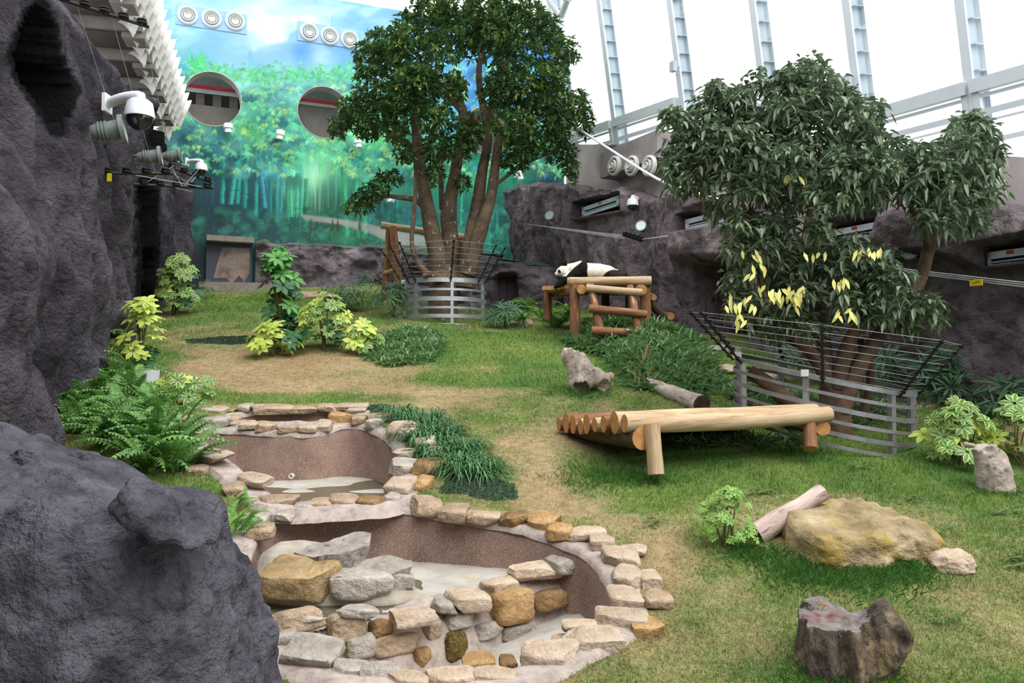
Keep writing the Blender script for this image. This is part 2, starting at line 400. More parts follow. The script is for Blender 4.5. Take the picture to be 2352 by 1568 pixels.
ridge(lambda x: 62+.25*(x-400), 9, 60, 12, '8fc4ee', .5*(PXm < 580)); ridge(lambda x: 70+np.abs(x-690)*.28, 10, 50, 15, '6aa8e6', .4*(PXm > 570))
ridge(lambda x: 14+np.abs(x-900)*.1, 14, 30, 17, '6aaef0', .4*(PXm > 760)); ridge(lambda x: 100+np.abs(x-500)*.12, 8, 40, 19, '7fbcec', .4)
def stroke(x, y, ln, ang, wd, c, a):
    x1, y1 = x+ln*math.cos(ang), y+ln*math.sin(ang); pad = wd+1
    i0, i1 = int(max(0, min(y, y1)-pad-CY0)), int(min(CH, max(y, y1)+pad-CY0+1)); j0, j1 = int(max(0, min(x, x1)-pad-CX0)), int(min(CW, max(x, x1)+pad-CX0+1))
    if i1 <= i0 or j1 <= j0: return
    xx, yy = PXm[i0:i1, j0:j1]-x, PYm[i0:i1, j0:j1]-y; t = np.clip((xx*(x1-x)+yy*(y1-y))/(ln*ln), 0, 1)
    d = np.hypot(xx-t*(x1-x), yy-t*(y1-y)); w = wd*(1-.85*t)*np.minimum(1, .35+4*t); m = np.clip((w-d)/1.2+.5, 0, 1)*a
    CAN[i0:i1, j0:j1] = CAN[i0:i1, j0:j1]*(1-m[..., None])+np.asarray(c)*m[..., None]
def pick(x, y): return CAN[int(np.clip(y-CY0, 0, CH-1)), int(np.clip(x-CX0, 0, CW-1))].copy()
for q in range(150):                      # trunks far in
    x = rg.uniform(440, 1180); y0 = rg.uniform(340, 420); c = pick(x, y0); stroke(x, y0, rg.uniform(60, 130), PI/2+rg.normal()*.03, rg.uniform(1, 2.2), c*rg.uniform(.5, 1.5), .5)
def culm(x0, y0, x1, y1, w, c):
    ln = math.hypot(x1-x0, y1-y0); n = max(3, int(ln/26)); d = math.atan2(y1-y0, x1-x0); c = np.array(lin(c))
    for k in range(n):
        a = k/n; xx, yy = x0+(x1-x0)*a, y0+(y1-y0)*a; sg = ln/n
        for off, f in ((-.45, .6), (0, 1.), (.4, 1.5)):
            i0, i1 = int(yy-CY0), int(yy+sg*math.sin(d)-CY0)
            for r in range(i0, max(i0+1, i1-1)):
                if 0 <= r < CH:
                    cx = xx+(r-i0)/max(1, i1-i0)*sg*math.cos(d)-CX0; j = slice(int(cx+w*(off-.28)), int(cx+w*(off+.34))+1)
                    CAN[r, j] = CAN[r, j]*.1+c*f*.9
        stroke(xx-w*.7, yy, w*1.4, 0, 1.3, c*1.7, .7)
for a in [(513, 360, 511, 470, 6, '2e9a86'), (552, 315, 530, 470, 7, '3a9c94'), (553, 345, 545, 470, 7, '2f8f84'), (566, 355, 563, 480, 6, '2c8c84'), (590, 365, 588, 500, 6, '2f9088'), (597, 355, 609, 480, 6, '3f8fa8'), (620, 380, 622, 500, 5, '2a7c80'),
          (636, 400, 636, 510, 6, '2f8a80'), (648, 370, 645, 490, 5, '3a8a90'), (660, 345, 661, 515, 6, '2f8f6c'), (668, 350, 670, 500, 4, '59b08a'), (676, 350, 676, 500, 4, '3c9a72'), (684, 345, 682, 500, 5, '4aa884'), (691, 370, 692, 500, 5, '3a9c80'),
          (704, 410, 703, 520, 6, '2f8a66'), (788, 355, 796, 545, 8, '3a9e6c'), (814, 330, 821, 545, 8, '39a07c'), (837, 350, 838, 540, 7, '3aa67c'), (738, 360, 736, 400, 3, '59b878'), (768, 355, 767, 400, 3, '59b878'), (912, 460, 912, 560, 5, '2a8078'),
          (1110, 440, 1110, 520, 5, '1f7a70'), (1140, 470, 1142, 540, 5, '1c6a60'), (1060, 440, 1058, 520, 4, '2a8a70'), (1120, 490, 1124, 570, 5, '1c6a60')]: culm(*a)
def spray(x, y, n, ln, base, c, a=.8):
    for k in range(n): stroke(x, y, ln*rg.uniform(.5, 1.1), base+rg.uniform(-1.3, 1.3), rg.uniform(1.3, 2.6), np.asarray(c)*rg.uniform(.7, 1.5), a)
def dab(x, y, r, c, a):
    i0, i1, j0, j1 = int(max(0, y-r-CY0)), int(min(CH, y+r-CY0)), int(max(0, x-r-CX0)), int(min(CW, x+r-CX0))
    if i1 <= i0 or j1 <= j0: return
    m = np.clip(1-((PXm[i0:i1, j0:j1]-x)**2+((PYm[i0:i1, j0:j1]-y)*1.3)**2)/(r*r), 0, 1)[..., None]*a; CAN[i0:i1, j0:j1] = CAN[i0:i1, j0:j1]*(1-m)+np.asarray(c)*m
for q in range(420):
    x, y = rg.uniform(385, 1300), rg.uniform(165, 420)
    if 690 < x < 770 and y > 360: continue
    c = pick(x, y); dab(x, y, rg.uniform(14, 34), c*np.array([.35, .45, .6]) if rg.random() < .6 else c*1.35+.03, .7)
for q in range(1900):
    x, y = rg.uniform(385, 1300), rg.uniform(140, 400)
    if y < 168+18*vnoise(x/35., 0, 0, 2) and x > 470 and x < 1000: continue
    if 690 < x < 760 and y > 370: continue
    c = pick(x, y); t = rg.random(); tint = np.array(lin('a8d878')) if t < .16 else np.array(lin('74d494')) if t < .5 else np.array(lin('3f8fc8')) if t < .53 else c*rg.uniform(.55, 1.6)
    spray(x, y, 7, rg.uniform(9, 19), PI/2, c*.35+tint*.6, .95)
for q in range(500):
    x, y = rg.uniform(440, 850), 160+18*vnoise(rg.uniform(0, 99), 0)+rg.uniform(-6, 18); spray(x, y, 4, 10, PI/2, np.array(lin('66c486'))*rg.uniform(.7, 1.3), .6)
spray(440, 150, 40, 44, -.6, lin('4fc07a'), .6); spray(455, 140, 30, 30, -.2, lin('5ccf80'), .6)
for q in range(260):
    x, y = rg.uniform(395, 1180), rg.uniform(478, 560); dab(x, y, rg.uniform(6, 18), np.array(lin('3f8a78'))*rg.uniform(.15, 1.2), .6)
for q in range(2400):                     # low bushes
    x = rg.uniform(390, 1300); y = rg.uniform(480, 560); c = pick(x, y); stroke(x, y, rg.uniform(3, 8), rg.uniform(0, 6.3), rg.uniform(1, 2), c*rg.uniform(.6, 2.0)+np.array([0, .015, .015]), .5)
for q in range(600):
    x, y = rg.uniform(1085, 1290), rg.uniform(380, 590); c = np.array(lin('2a9a86'))*rg.uniform(.3, 1.3)*smooth(1290, 1080, x); spray(x, y, 3, 12, PI/2, pick(x, y)*.6+c*.4, .6)
path = [(690, 492), (760, 500), (840, 512), (900, 528), (960, 540), (1060, 560), (1060, 600), (960, 590), (900, 560), (850, 535), (780, 515), (700, 505)]
pm = smooth(3, -3, poly_sdf(PXm, PYm, path))*(.8+.2*nz); CAN = CAN*(1-pm[..., None])+np.array(lin('a9aba6'))*pm[..., None]
for q in range(260):
    x = rg.uniform(700, 1010); y = 515+.14*(x-700)+rg.uniform(2, 30); stroke(x, y, rg.uniform(3, 7), rg.uniform(-2.6, -.5), 1.4, np.array(lin('57b07c'))*rg.uniform(.4, 1.2), .6)
for x in (714, 764, 776, 826): stroke(x, 530, 28, -PI/2, 5, lin('46523a'), .9)
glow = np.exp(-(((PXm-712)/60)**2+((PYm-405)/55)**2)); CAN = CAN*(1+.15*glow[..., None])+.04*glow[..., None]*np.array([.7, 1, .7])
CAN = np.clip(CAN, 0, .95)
MTOP = EYE+12.2; LU = np.linalg.norm(MBp-MA)
us, zs = np.arange(0, LU+.001, LU/440), np.linspace(4.3, MTOP, 310)
U, Z = np.meshgrid(us, zs, indexing='ij'); V = MP0+U[..., None]*M3; V[..., 2] = Z
holes = []
for (px, py, rpx) in ((488, 227, 63), (745, 258, 60), (1118, 300, 57)):
    c = on_mural(px, py); holes.append((np.dot(c-MP0, M3), c[2], .83))
for (cu, cz, r) in holes:                 # snap the grid to the round openings
    d = np.hypot(U-cu, Z-cz); m = np.abs(d-r) < .032; k = r/np.maximum(d, .01)
    nu = cu+(U-cu)*k; nz_ = cz+(Z-cz)*k
    V[..., 0] = np.where(m, MP0[0]+nu*M3[0], V[..., 0]); V[..., 1] = np.where(m, MP0[1]+nu*M3[1], V[..., 1]); V[..., 2] = np.where(m, nz_, V[..., 2])
px, py = proj(V); ci, cj = np.clip((py-CY0), 0, CH-1.01), np.clip(px-CX0, 0, CW-1.01); i0, j0 = ci.astype(int), cj.astype(int); fi, fj = (ci-i0)[..., None], (cj-j0)[..., None]
MC = (CAN[i0, j0]*(1-fi)+CAN[i0+1, j0]*fi)*(1-fj)+(CAN[i0, j0+1]*(1-fi)+CAN[i0+1, j0+1]*fi)*fj
nx, ny = U.shape; ii, jj = np.meshgrid(np.arange(nx-1), np.arange(ny-1), indexing='ij'); b0 = (ii*ny+jj).ravel(); F = np.stack([b0, b0+ny, b0+ny+1, b0+1], 1)
fc = V.reshape(-1, 3)[F].mean(1); fu, fz = (fc-MP0) @ M3, fc[:, 2]; keep = np.ones(len(F), bool)
for (cu, cz, r) in holes: keep &= np.hypot(fu-cu, fz-cz) > r-.004
MURAL_K = 1.3
M_MURAL = mat('mural_paint', (1, 1, 1), (.93, .93, .93), rough=.75, scale=2, attr=True, spec=.15)
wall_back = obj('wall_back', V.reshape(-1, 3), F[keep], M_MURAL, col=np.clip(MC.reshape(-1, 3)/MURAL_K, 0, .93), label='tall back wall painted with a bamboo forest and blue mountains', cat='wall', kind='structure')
M_WHITEWALL = mat('white_plaster', A('d8d8d4', 1.5), A('c4c4c0', 1.5), rough=.7, scale=3)
M_BEIGE = mat('beige_panel', A('9a9088', 2.), A('8c8278', 2.), rough=.7, scale=3)
M_RED = mat('red_stripe', A('b02028'), rough=.6)
M_DARK = mat('dark_gap', (.015, .015, .017), (.01, .01, .01), rough=.8)
for q, (cu, cz, r) in enumerate(holes):
    c = MP0+M3*cu; c[2] = cz; prof = [(r*1.012, .012), (r*1.012, -.03), (r*.99, -.03)]
    V, F = lathe([(r+.015, -.012), (r-.005, -.012), (r-.005, .45), (r+.015, .45)], 56, -MN, c); obj('opening_lining', V, F, M_WHITEWALL, wall_back)
    rm = thing('gallery_recess', ['round wall opening with dark bars and red stripe inside, left one', 'round wall opening with beige panel and red stripe, beside the big tree', 'round wall opening hidden behind the big tree foliage'][q], 'opening', c-np.array([0, 0, r]))
    o = MP0*0+c-MN*1.5
    def pan(name, u0, u1, z0, z1, back, m):
        b = c-MN*back; mb = MB(); mb.bar(b+M3*u0+np.array([0, 0, (z0+z1)/2]), b+M3*u1+np.array([0, 0, (z0+z1)/2]), .05, z1-z0, (0, 0, 1)); return mb.obj(name, m, rm)
    pan('balustrade', -1.3, 1.3, -1.2, .05 if q == 0 else .45, .9, M_BEIGE)
    pan('stripe', -1.3, 1.3, .55, .64, .8, M_RED); pan('soffit', -1.3, 1.3, .45 if q else .42, .55, .85, M_WHITEWALL); pan('soffit', -1.3, 1.3, .64, 1.2, .85, M_BEIGE)
    pan('back_panel', -1.3, 1.3, -1.2, 1.2, 1.6, M_DARK)
    if q == 0:
        for k in range(4): pan('bar', -.95+k*.5, -.7+k*.5, 0, .5, 1.2, M_BEIGE)

# lower part of the back wall, door and lintel at the left of it
M_SLATE = mat('painted_slate', A('48505a', .75), A('353b44', .75), rough=.8, scale=3)
M_DOORP = mat('painted_steel_door', A('3c4048', .75), A('34383f', .75), rough=.6, scale=2)
M_ROCKPAINT = mat('painted_rock_patch', A('8a7c74', .75), A('5e5048', .75), rough=.8, scale=2.5)
M_CONC = mat('concrete', A('857b74', .8), A('6b625c', .8), rough=.9, scale=4, bump=.2)
b = MB(); q0 = MP0+MN*.02; b.bar(q0+np.array([0, 0, 4.7]), q0+M3*LU+np.array([0, 0, 4.7]), .1, 1.6); b.obj('wall_back_base', M_SLATE, label='dark painted base strip of the mural wall', cat='wall', kind='structure')
d0, d1 = on_mural(473, 600), on_mural(578, 600); zt, zb = on_mural(520, 556)[2], on_mural(520, 664)[2]
door = thing('door_1', 'grey painted steel door with brown rock patch under a concrete lintel', 'door', (d0+d1)/2*np.array([1, 1, 0])+np.array([0, 0, zb]), kind='structure')
b = MB(); b.bar(np.array([*d0[:2], (zt+zb)/2])+MN*.12, np.array([*d1[:2], (zt+zb)/2])+MN*.12, .12, zt-zb); b.obj('door_leaf', M_DOORP, door)
b = MB(); l0, l1 = on_mural(473, 551)+MN*.3, on_mural(580, 555)+MN*.3; l1[2] = l0[2]; b.bar(l0, l1, .45, .16); b.obj('lintel', M_CONC, door)
pp = [on_mural(*p)+MN*.19 for p in ((510, 570), (572, 572), (572, 628), (560, 650), (548, 634), (530, 655), (520, 640), (490, 640), (496, 615))]
V = np.array(pp+[p-MN*.01 for p in pp]); n = len(pp); obj('rock_patch', V, [tuple(range(n))]+[(i, (i+1) % n, n+(i+1) % n, n+i) for i in range(n)], M_ROCKPAINT, door, flat=True)
b = MB(); k0, k1 = on_mural(455, 665), on_mural(660, 668); b.bar(k0+MN*.4, k1+MN*.4, .9, .3); b.obj('trim_1', M_CONC, label='pale concrete kerb at the foot of the back wall', cat='kerb', kind='structure')

# ================================================================ rock walls
M_ROCK = mat('sprayed_rock', A('8a848c', 1.8), A('524c54', 1.8), rough=.95, scale=1.3, detail=8, bump=1., bscale=18, bdist=.16, attr=True, spec=.12, c3=A('464148', 1.6), scale3=6, lim3=(.52, .75))
M_ROCK2 = mat('sprayed_rock_mauve', A('9c9092', 1.2), A('6a5f62', 1.2), rough=.95, scale=1.1, detail=8, bump=1., bscale=13, bdist=.13, attr=True, spec=.12, c3=A('544a4d', 1.2), scale3=4, lim3=(.5, .75))
def polyline(pts, s):
    P = np.array(pts, float); seg = np.r_[0, np.cumsum(np.linalg.norm(np.diff(P, axis=0), axis=1))]
    return np.stack([np.interp(s, seg, P[:, k]) for k in range(P.shape[1])], -1), seg[-1]
def rock_grid(pts, ztop, zbot, du, nv, disp, side):
    """pts: plan line; side=+1/-1 which way the room lies. Returns verts grid, normals"""
    L = polyline(pts, np.array([0.]))[1]; s = np.arange(0, L, du); B, _ = polyline(pts, s)
    Bs = B.copy()
    for q in range(25): Bs[1:-1] = (Bs[:-2]+2*Bs[1:-1]+Bs[2:])/4
    T = np.gradient(Bs, axis=0); T /= np.linalg.norm(T, axis=1)[:, None]; N2 = np.stack([T[:, 1], -T[:, 0]], 1)*side
    v = np.linspace(0, 1, nv); zb = zbot(s, Bs); zt = ztop(s, Bs)
    Z = zb[:, None]+(zt-zb)[:, None]*v[None]; P = np.zeros((len(s), nv, 3)); P[..., :2] = Bs[:, None]; P[..., 2] = Z
    N = np.zeros_like(P); N[..., :2] = N2[:, None]
    d, P2 = disp(P, N, s[:, None]+0*Z, Z, v[None]+0*Z)
    return P2+N*d[..., None], N
def grid_faces(nx, ny, flip=False):
    ii, jj = np.meshgrid(np.arange(nx-1), np.arange(ny-1), indexing='ij'); b0 = (ii*ny+jj).ravel()
    F = np.stack([b0, b0+ny, b0+ny+1, b0+1], 1); return F[:, ::-1] if flip else F
LEFT_LINE = [(-3.6, 2.0), (-4.4, 5.5), (-5.1, 8.1), (-5.85, 10.5), (-7.74, 15.7), (-9.4, 21.3), (-9.9, 23.4), (-10.1, 26)]
CAVE1 = [(36, 130), (62, 40), (95, 18), (118, 70), (135, 150), (165, 210), (150, 250), (130, 296), (100, 250), (70, 205), (48, 170)]
CAVE2 = [(352, 300), (362, 268), (378, 262), (376, 300), (366, 336), (354, 338)]; CAVE3 = [(392, 322), (410, 300), (420, 315), (408, 345), (396, 350)]
def left_disp(P, N, s, Z, v):
    h = Z-P[..., 1]*SLOPE
    P2 = P.copy(); lean = .05*np.clip(h-2.5, 0, 9)**1.25; P2[..., :2] += N[..., :2]*lean[..., None]
    P2[..., :2] -= N[..., :2]*(1.2*smooth(13.5, 7.0, P[..., 1])*smooth(4.2, 6.6, Z))[..., None]
    warp = fbm(s*.35, Z*.22, 0, 41, 3)
    fold = np.abs(np.sin((s*1.0+.9*warp+.10*Z)*PI)); fold3 = np.abs(np.sin((s*2.3+1.3*warp-.08*Z)*PI))
    fold2 = np.abs(np.sin((s*.47+.7*fbm(s*.3, Z*.12, 5, 42, 2))*PI))
    low = smooth(5.6, 2.6, h)
    d = .36*(fold**.6-.5)*(.3+.8*low)+.5*(fold2**.55-.5)*(.5+.5*low)+.13*(fold3**.6-.5)*(.2+.8*low)
    d += .2*fbm(s*.5, Z*.25, 0, 43, 4)+.08*fbm(s*2., Z*.9, 3, 44, 4)+.045*fbm(s*6, Z*3.2, 3, 47, 3)
    d += .30*np.exp(-((h-5.3)/.5)**2)*fbm(s*.9, Z*.3, 2, 46, 3)
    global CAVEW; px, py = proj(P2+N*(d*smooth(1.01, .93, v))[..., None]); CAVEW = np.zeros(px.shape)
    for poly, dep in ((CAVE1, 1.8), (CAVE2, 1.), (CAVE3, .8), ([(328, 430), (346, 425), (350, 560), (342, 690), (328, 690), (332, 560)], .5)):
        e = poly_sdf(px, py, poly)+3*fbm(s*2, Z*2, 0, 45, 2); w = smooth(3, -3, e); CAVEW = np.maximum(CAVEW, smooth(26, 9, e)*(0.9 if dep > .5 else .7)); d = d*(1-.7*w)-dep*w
    d = d*smooth(1.01, .93, v)-.25*smooth(.93, 1.0, v)
    return d, P2
def left_top(s, B):
    # crest heights by distance
    return np.interp(B[:, 1], [2, 8, 10.9, 13.9, 18, 22, 26], [10., 9.3, 8.5, 8.75, 9.45, 9.55, 9.7])
V, N = rock_grid(LEFT_LINE, left_top, lambda s, B: B[:, 1]*SLOPE-.4, .05, 190, left_disp, 1)
nx, ny = V.shape[:2]; cave_shade = smooth(.03, .3, CAVEW); cv = np.clip(1+.25*fbm(V[..., 1]*.6, V[..., 2]*.6, 0, 61, 4), .5, 1.4)[..., None]*np.array([1, .98, 1.02])
cv = cv*(1-.92*cave_shade[..., None]); back = V[:, -1] - N[:, -1]*1.6; V2 = np.concatenate([V, back[:, None]], 1); cv = np.concatenate([cv, cv[:, -1:]], 1)  # cave mouths and their edges coloured nearly black, shade painted into the rock
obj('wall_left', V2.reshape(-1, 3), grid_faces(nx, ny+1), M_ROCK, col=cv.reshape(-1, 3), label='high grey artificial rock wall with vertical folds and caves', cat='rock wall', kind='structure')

# right rock wall
RIGHT_LINE = [(-.2, 24.6), (.62, 22.9), (2.4, 19.6), (4.2, 16.3), (6.65, 11.7), (7.4, 10.2), (8.6, 7.0), (9.5, 4.0)]
RDIR = np.array([2.51, -4.7])/np.hypot(2.51, 4.7); RN = np.array([-RDIR[1], RDIR[0], 0])*1.0   # outward (to the right, away from the room)
RN = np.array([.882, .471, 0]); RP = np.array([4.2, 16.3, 0])
def on_right(px, py, off=0.): return hit(px, py, RP+RN*off, RN)
SLOTS = [((1332, 497), (1332, 474), (1426, 452), (1426, 481)), ((1570, 527), (1570, 502), (1684, 481), (1684, 508)), ((1900, 556), (1900, 530), (2030, 505), (2030, 534)), ((2264, 609), (2264, 578), (2380, 556), (2380, 592))]
CAVE_R = [(1592, 620), (1640, 606), (1700, 600), (1720, 640), (1712, 786), (1622, 790), (1602, 740)]
TOP_R = [(1190, 425), (1260, 424), (1310, 418), (1365, 436), (1420, 430), (1480, 445), (1560, 440), (1700, 440), (1900, 450), (2100, 462), (2290, 480), (2352, 498), (2700, 540)]
def right_top(s, B):
    n = len(s); px = 1176+FPX*B[:, 0]/B[:, 1]; py = np.interp(px, [p[0] for p in TOP_R], [p[1] for p in TOP_R])
    return EYE+(HORIZON-py)/FPX*B[:, 1]+.12*fbm(s*1.6, 0, 0, 71, 3)
def right_disp(P, N, s, Z, v):
    h = Z-P[..., 1]*SLOPE; P2 = P.copy(); P2[..., :2] += N[..., :2]*(.02*h)[..., None]
    px, py = proj(P2)
    warp = fbm(s*.4, Z*.3, 0, 51, 3)
    d = .32*(np.abs(np.sin((s*.42+.6*warp)*PI))**.6-.5)*smooth(1.0, .3, v)+.24*fbm(s*.6, Z*.5, 0, 53, 4)+.07*fbm(s*2.2, Z*1.6, 3, 54, 4)+.03*fbm(s*6, Z*5, 3, 57, 2)
    lip = np.interp(px, [1200, 1560, 1580, 1720, 1760, 1900, 2150, 2240, 2352, 2700], [900, 900, 604, 600, 640, 620, 588, 612, 620, 620])
    d += .38*smooth(12, -20, py-lip)*smooth(1560, 1590, px)*smooth(-170, -60, py-lip)
    e = poly_sdf(px, py, CAVE_R); w = smooth(6, -6, e); d = d*(1-.8*w)-1.15*w
    for sl in SLOTS:
        c = np.mean(sl, 0); big = [(c[0]+(p[0]-c[0])*1.04+(-4 if p[0] < c[0] else 2), c[1]+(p[1]-c[1])*1.12-(7 if p[1] < c[1] else 0)) for p in sl]
        e = poly_sdf(px, py, big); w = smooth(2.5, -2.5, e); flat_ = smooth(14, 4, e); d = d*(1-flat_)+.12*flat_; d = d-.5*w
    d += .25*smooth(.94, 1.0, v)*0-.1*smooth(.97, 1, v)
    return d, P2
V, N = rock_grid(RIGHT_LINE, right_top, lambda s, B: B[:, 1]*SLOPE-.4, .035, 170, right_disp, 1)
nx, ny = V.shape[:2]; cv = np.clip(1+.22*fbm(V[..., 1]*.7, V[..., 2]*.7, 0, 62, 4), .5, 1.35)[..., None]*np.array([1, .97, 1.0])
st_ = .55*smooth(.25, .75, fbm(V[..., 1]*1.3+.3*V[..., 2], V[..., 2]*.3, 0, 66, 3)); cv = cv*(1-.55*st_[..., None])
back = V[:, -1]-N[:, -1]*1.3; V2 = np.concatenate([V, back[:, None]], 1); cv = np.concatenate([cv, cv[:, -1:]], 1)
wall_right = obj('wall_right', V2.reshape(-1, 3), grid_faces(nx, ny+1), M_ROCK2, col=cv.reshape(-1, 3), label='long mauve grey artificial rock wall with vent slots and cave door', cat='rock wall', kind='structure')

# low rock in front of the mural
LOW_LINE = [(on_mural(584, 640)+MN*.35)[:2], (on_mural(700, 640)+MN*.5)[:2], (on_mural(860, 640)+MN*.8)[:2], Gp(1000, 690)[:2]+np.array([0, .3]), Gp(1120, 701)[:2], Gp(1200, 702)[:2], Gp(1262, 700)[:2], Gp(1300, 690)[:2]+np.array([0, 1.])]
CAVE_B = [(1136, 640), (1150, 630), (1184, 632), (1190, 705), (1142, 705)]
def low_top(s, B):
    px = 1176+FPX*B[:, 0]/B[:, 1]; py = np.interp(px, [560, 600, 660, 760, 860, 1000, 1100, 1180, 1245, 1300], [556, 543, 546, 548, 552, 575, 588, 596, 604, 606])
    return EYE+(HORIZON-py)/FPX*B[:, 1]+.05*fbm(s*1.5, 0, 0, 81, 3)
def low_disp(P, N, s, Z, v):
    px, py = proj(P); d = .28*fbm(s*.8, Z*1.1, 0, 82, 4)+.1*fbm(s*2.6, Z*2.6, 0, 83, 3)+.3*(1-v)*.6
    d += .22*np.exp(-((v-.45)/.2)**2)*fbm(s*.9, 0, 3, 84, 2)
    e = poly_sdf(px, py, CAVE_B); w = smooth(3, -3, e); d += .14*np.exp(-((e-7)/6)**2)*(py < 640); d = d*(1-w)-.8*w
    d -= .5*smooth(.9, 1.0, v); return d, P
V, N = rock_grid(LOW_LINE, low_top, lambda s, B: B[:, 1]*SLOPE-.3, .045, 60, low_disp, 1)
nx, ny = V.shape[:2]; vv = np.linspace(0, 1, ny)[None]+.12*fbm(V[..., 0]*2, V[..., 2]*2, 0, 85, 3)
cv = np.clip(1+.2*fbm(V[..., 0], V[..., 2], 0, 86, 3), .6, 1.3)[..., None]*np.array([1, .98, 1.08]); gm = (smooth(.86, .97, vv)*.8)[..., None]; cv = cv*(1-gm)+gm*np.array([.45, .75, .55])
back = V[:, -1]-N[:, -1]*2.2; back[:, 2] += .05; V2 = np.concatenate([V, back[:, None]], 1); cv = np.concatenate([cv, cv[:, -1:]], 1)
low_rock = obj('wall_low', V2.reshape(-1, 3), grid_faces(nx, ny+1), M_ROCK2, col=cv.reshape(-1, 3), label='low grey rock ledge with green painted top below the mural', cat='rock wall', kind='structure')
M_MAROON = mat('maroon_steel', A('5e4650', .8), A('4e3a42', .8), rough=.6, scale=2)
def cave_door(name, pts, back, label, n):
    d = thing(name, label, 'door', pts[0], kind='structure'); a, b_, top = [np.asarray(p) for p in pts]; w = (b_-a); 
    for k in range(n):
        mb = MB(); p, q = a+w*(k+.02)/n, a+w*(k+.98)/n; c = np.array([0, 0, (top[2]-a[2])/2]); mb.bar(p+c, q+c, .06, top[2]-a[2]); mb.obj('door_leaf', M_MAROON, d)
    return d
def shifted(px, py, off): return on_right(px, py, off)
c0, c1 = on_right(1600, 786, .75), on_right(1735, 786, .75); c1[2] = c0[2] = GZ(c0[0], c0[1])-.1; tp = c0+np.array([0, 0, 2.3])
cave_door('door_2', (c0, c1, tp), 0, 'tall dark maroon double door inside the cave of the mauve wall', 2)
b0_, b1_ = Gp(1130, 700)+np.array([0, .55, 0]), Gp(1200, 700)+np.array([0, .55, 0]); b0_[2] = b1_[2] = GZ(b0_[0], b0_[1])-.2
cave_door('door_3', (b0_, b1_, b0_+np.array([0, 0, 1.2])), 0, 'small maroon hatch under the low rock ledge beyond the ringed tree', 2)

# painted concrete above the right rock
M_MARBLE = mat('marbled_concrete', A('b4a8a6', .85), A('948887', .85), rough=.8, scale=.9, detail=5, c3=A('5c5a5e', .95), scale3=.7, lim3=(.54, .66))
UP_OFF = .55
def on_up(px, py, off=0.): return on_right(px, py, UP_OFF+off)
tops = [(1300, 331), (1400, 332), (1520, 333), (1700, 338), (1900, 344), (2100, 350), (2290, 357), (2352, 361), (2600, 372)]
seam = []
for k in range(len(tops)-1):
    p, q = on_up(*tops[k]), on_up(*tops[k+1]); lo = 2.
    Vq = [[*p[:2], p[2]-lo], [*q[:2], q[2]-lo], q, p]; Vq = np.array(Vq); Vb = Vq+RN*.3
    seam.append((Vq, Vb))
mb = MB()
for Vq, Vb in seam: mb.add(np.concatenate([Vq, Vb]), [(0, 1, 2, 3), (7, 6, 5, 4), (3, 2, 6, 7), (0, 3, 7, 4), (1, 5, 6, 2)])
wall_up = mb.obj('wall_right_upper', M_MARBLE, flat=True, label='grey marbled concrete band above the mauve rock wall', cat='wall', kind='structure')
# ================================================================ glazed wall
M_FRAME = mat('white_painted_steel', A('f0f5fa', 1.45), A('e8eef4', 1.45), rough=.45, scale=3)
M_WEB = mat('pale_grey_steel', A('ccd8e2', 1.5), A('c0ccd8', 1.5), rough=.5, scale=3)
def glass_mat(name, tint, gl):
    m = bpy.data.materials.new(name); m.use_nodes = True; nt = m.node_tree; N = nt.nodes; L = nt.links
    for n in list(N):
        if n.type != 'OUTPUT_MATERIAL': N.remove(n)
    t = N.new('ShaderNodeBsdfTransparent'); t.inputs[0].default_value = (*tint, 1); g = N.new('ShaderNodeBsdfGlossy'); g.inputs['Roughness'].default_value = .02
    fr = N.new('ShaderNodeFresnel') if gl > 1 else N.new('ShaderNodeValue')
    (fr.inputs if gl > 1 else fr.outputs)[0].default_value = gl; mx = N.new('ShaderNodeMixShader')
    L.new(fr.outputs[0], mx.inputs[0]); L.new(t.outputs[0], mx.inputs[1]); L.new(g.outputs[0], mx.inputs[2]); L.new(mx.outputs[0], N['Material Output'].inputs[0]); return m
M_GLASS = glass_mat('clear_glass', (.97, .99, .99), .05)
LEAN = .15; GN = RN+np.array([0, 0, LEAN]); GN = GN/np.linalg.norm(GN); GP0 = RP+RN*.95+np.array([0, 0, 7.])
GD = np.array([.471, -.882, 0]); GUP = np.cross(GN, GD); GUP = GUP if GUP[2] > 0 else -GUP
def on_glass(px, py, off=0.): return hit(px, py, GP0+RN*off, GN)
MUL = [((1290, 0), (1304, 331)), ((1396, 0), (1412, 290)), ((1548, 0), (1570, 260)), ((1731, 0), (1758, 250)), ((1945, 0), (1972, 240)), ((2205, 0), (2232, 240)), ((2520, 0), (2560, 230))]
SILL = [((1304, 313), (1404, 278)), ((1412, 275), (1552, 226)), ((1570, 293), (1742, 240)), ((1758, 236), (1960, 173)), ((1972, 264), (2222, 191)), ((2232, 188), (2545, 97))]
def ztop_of(p): return p
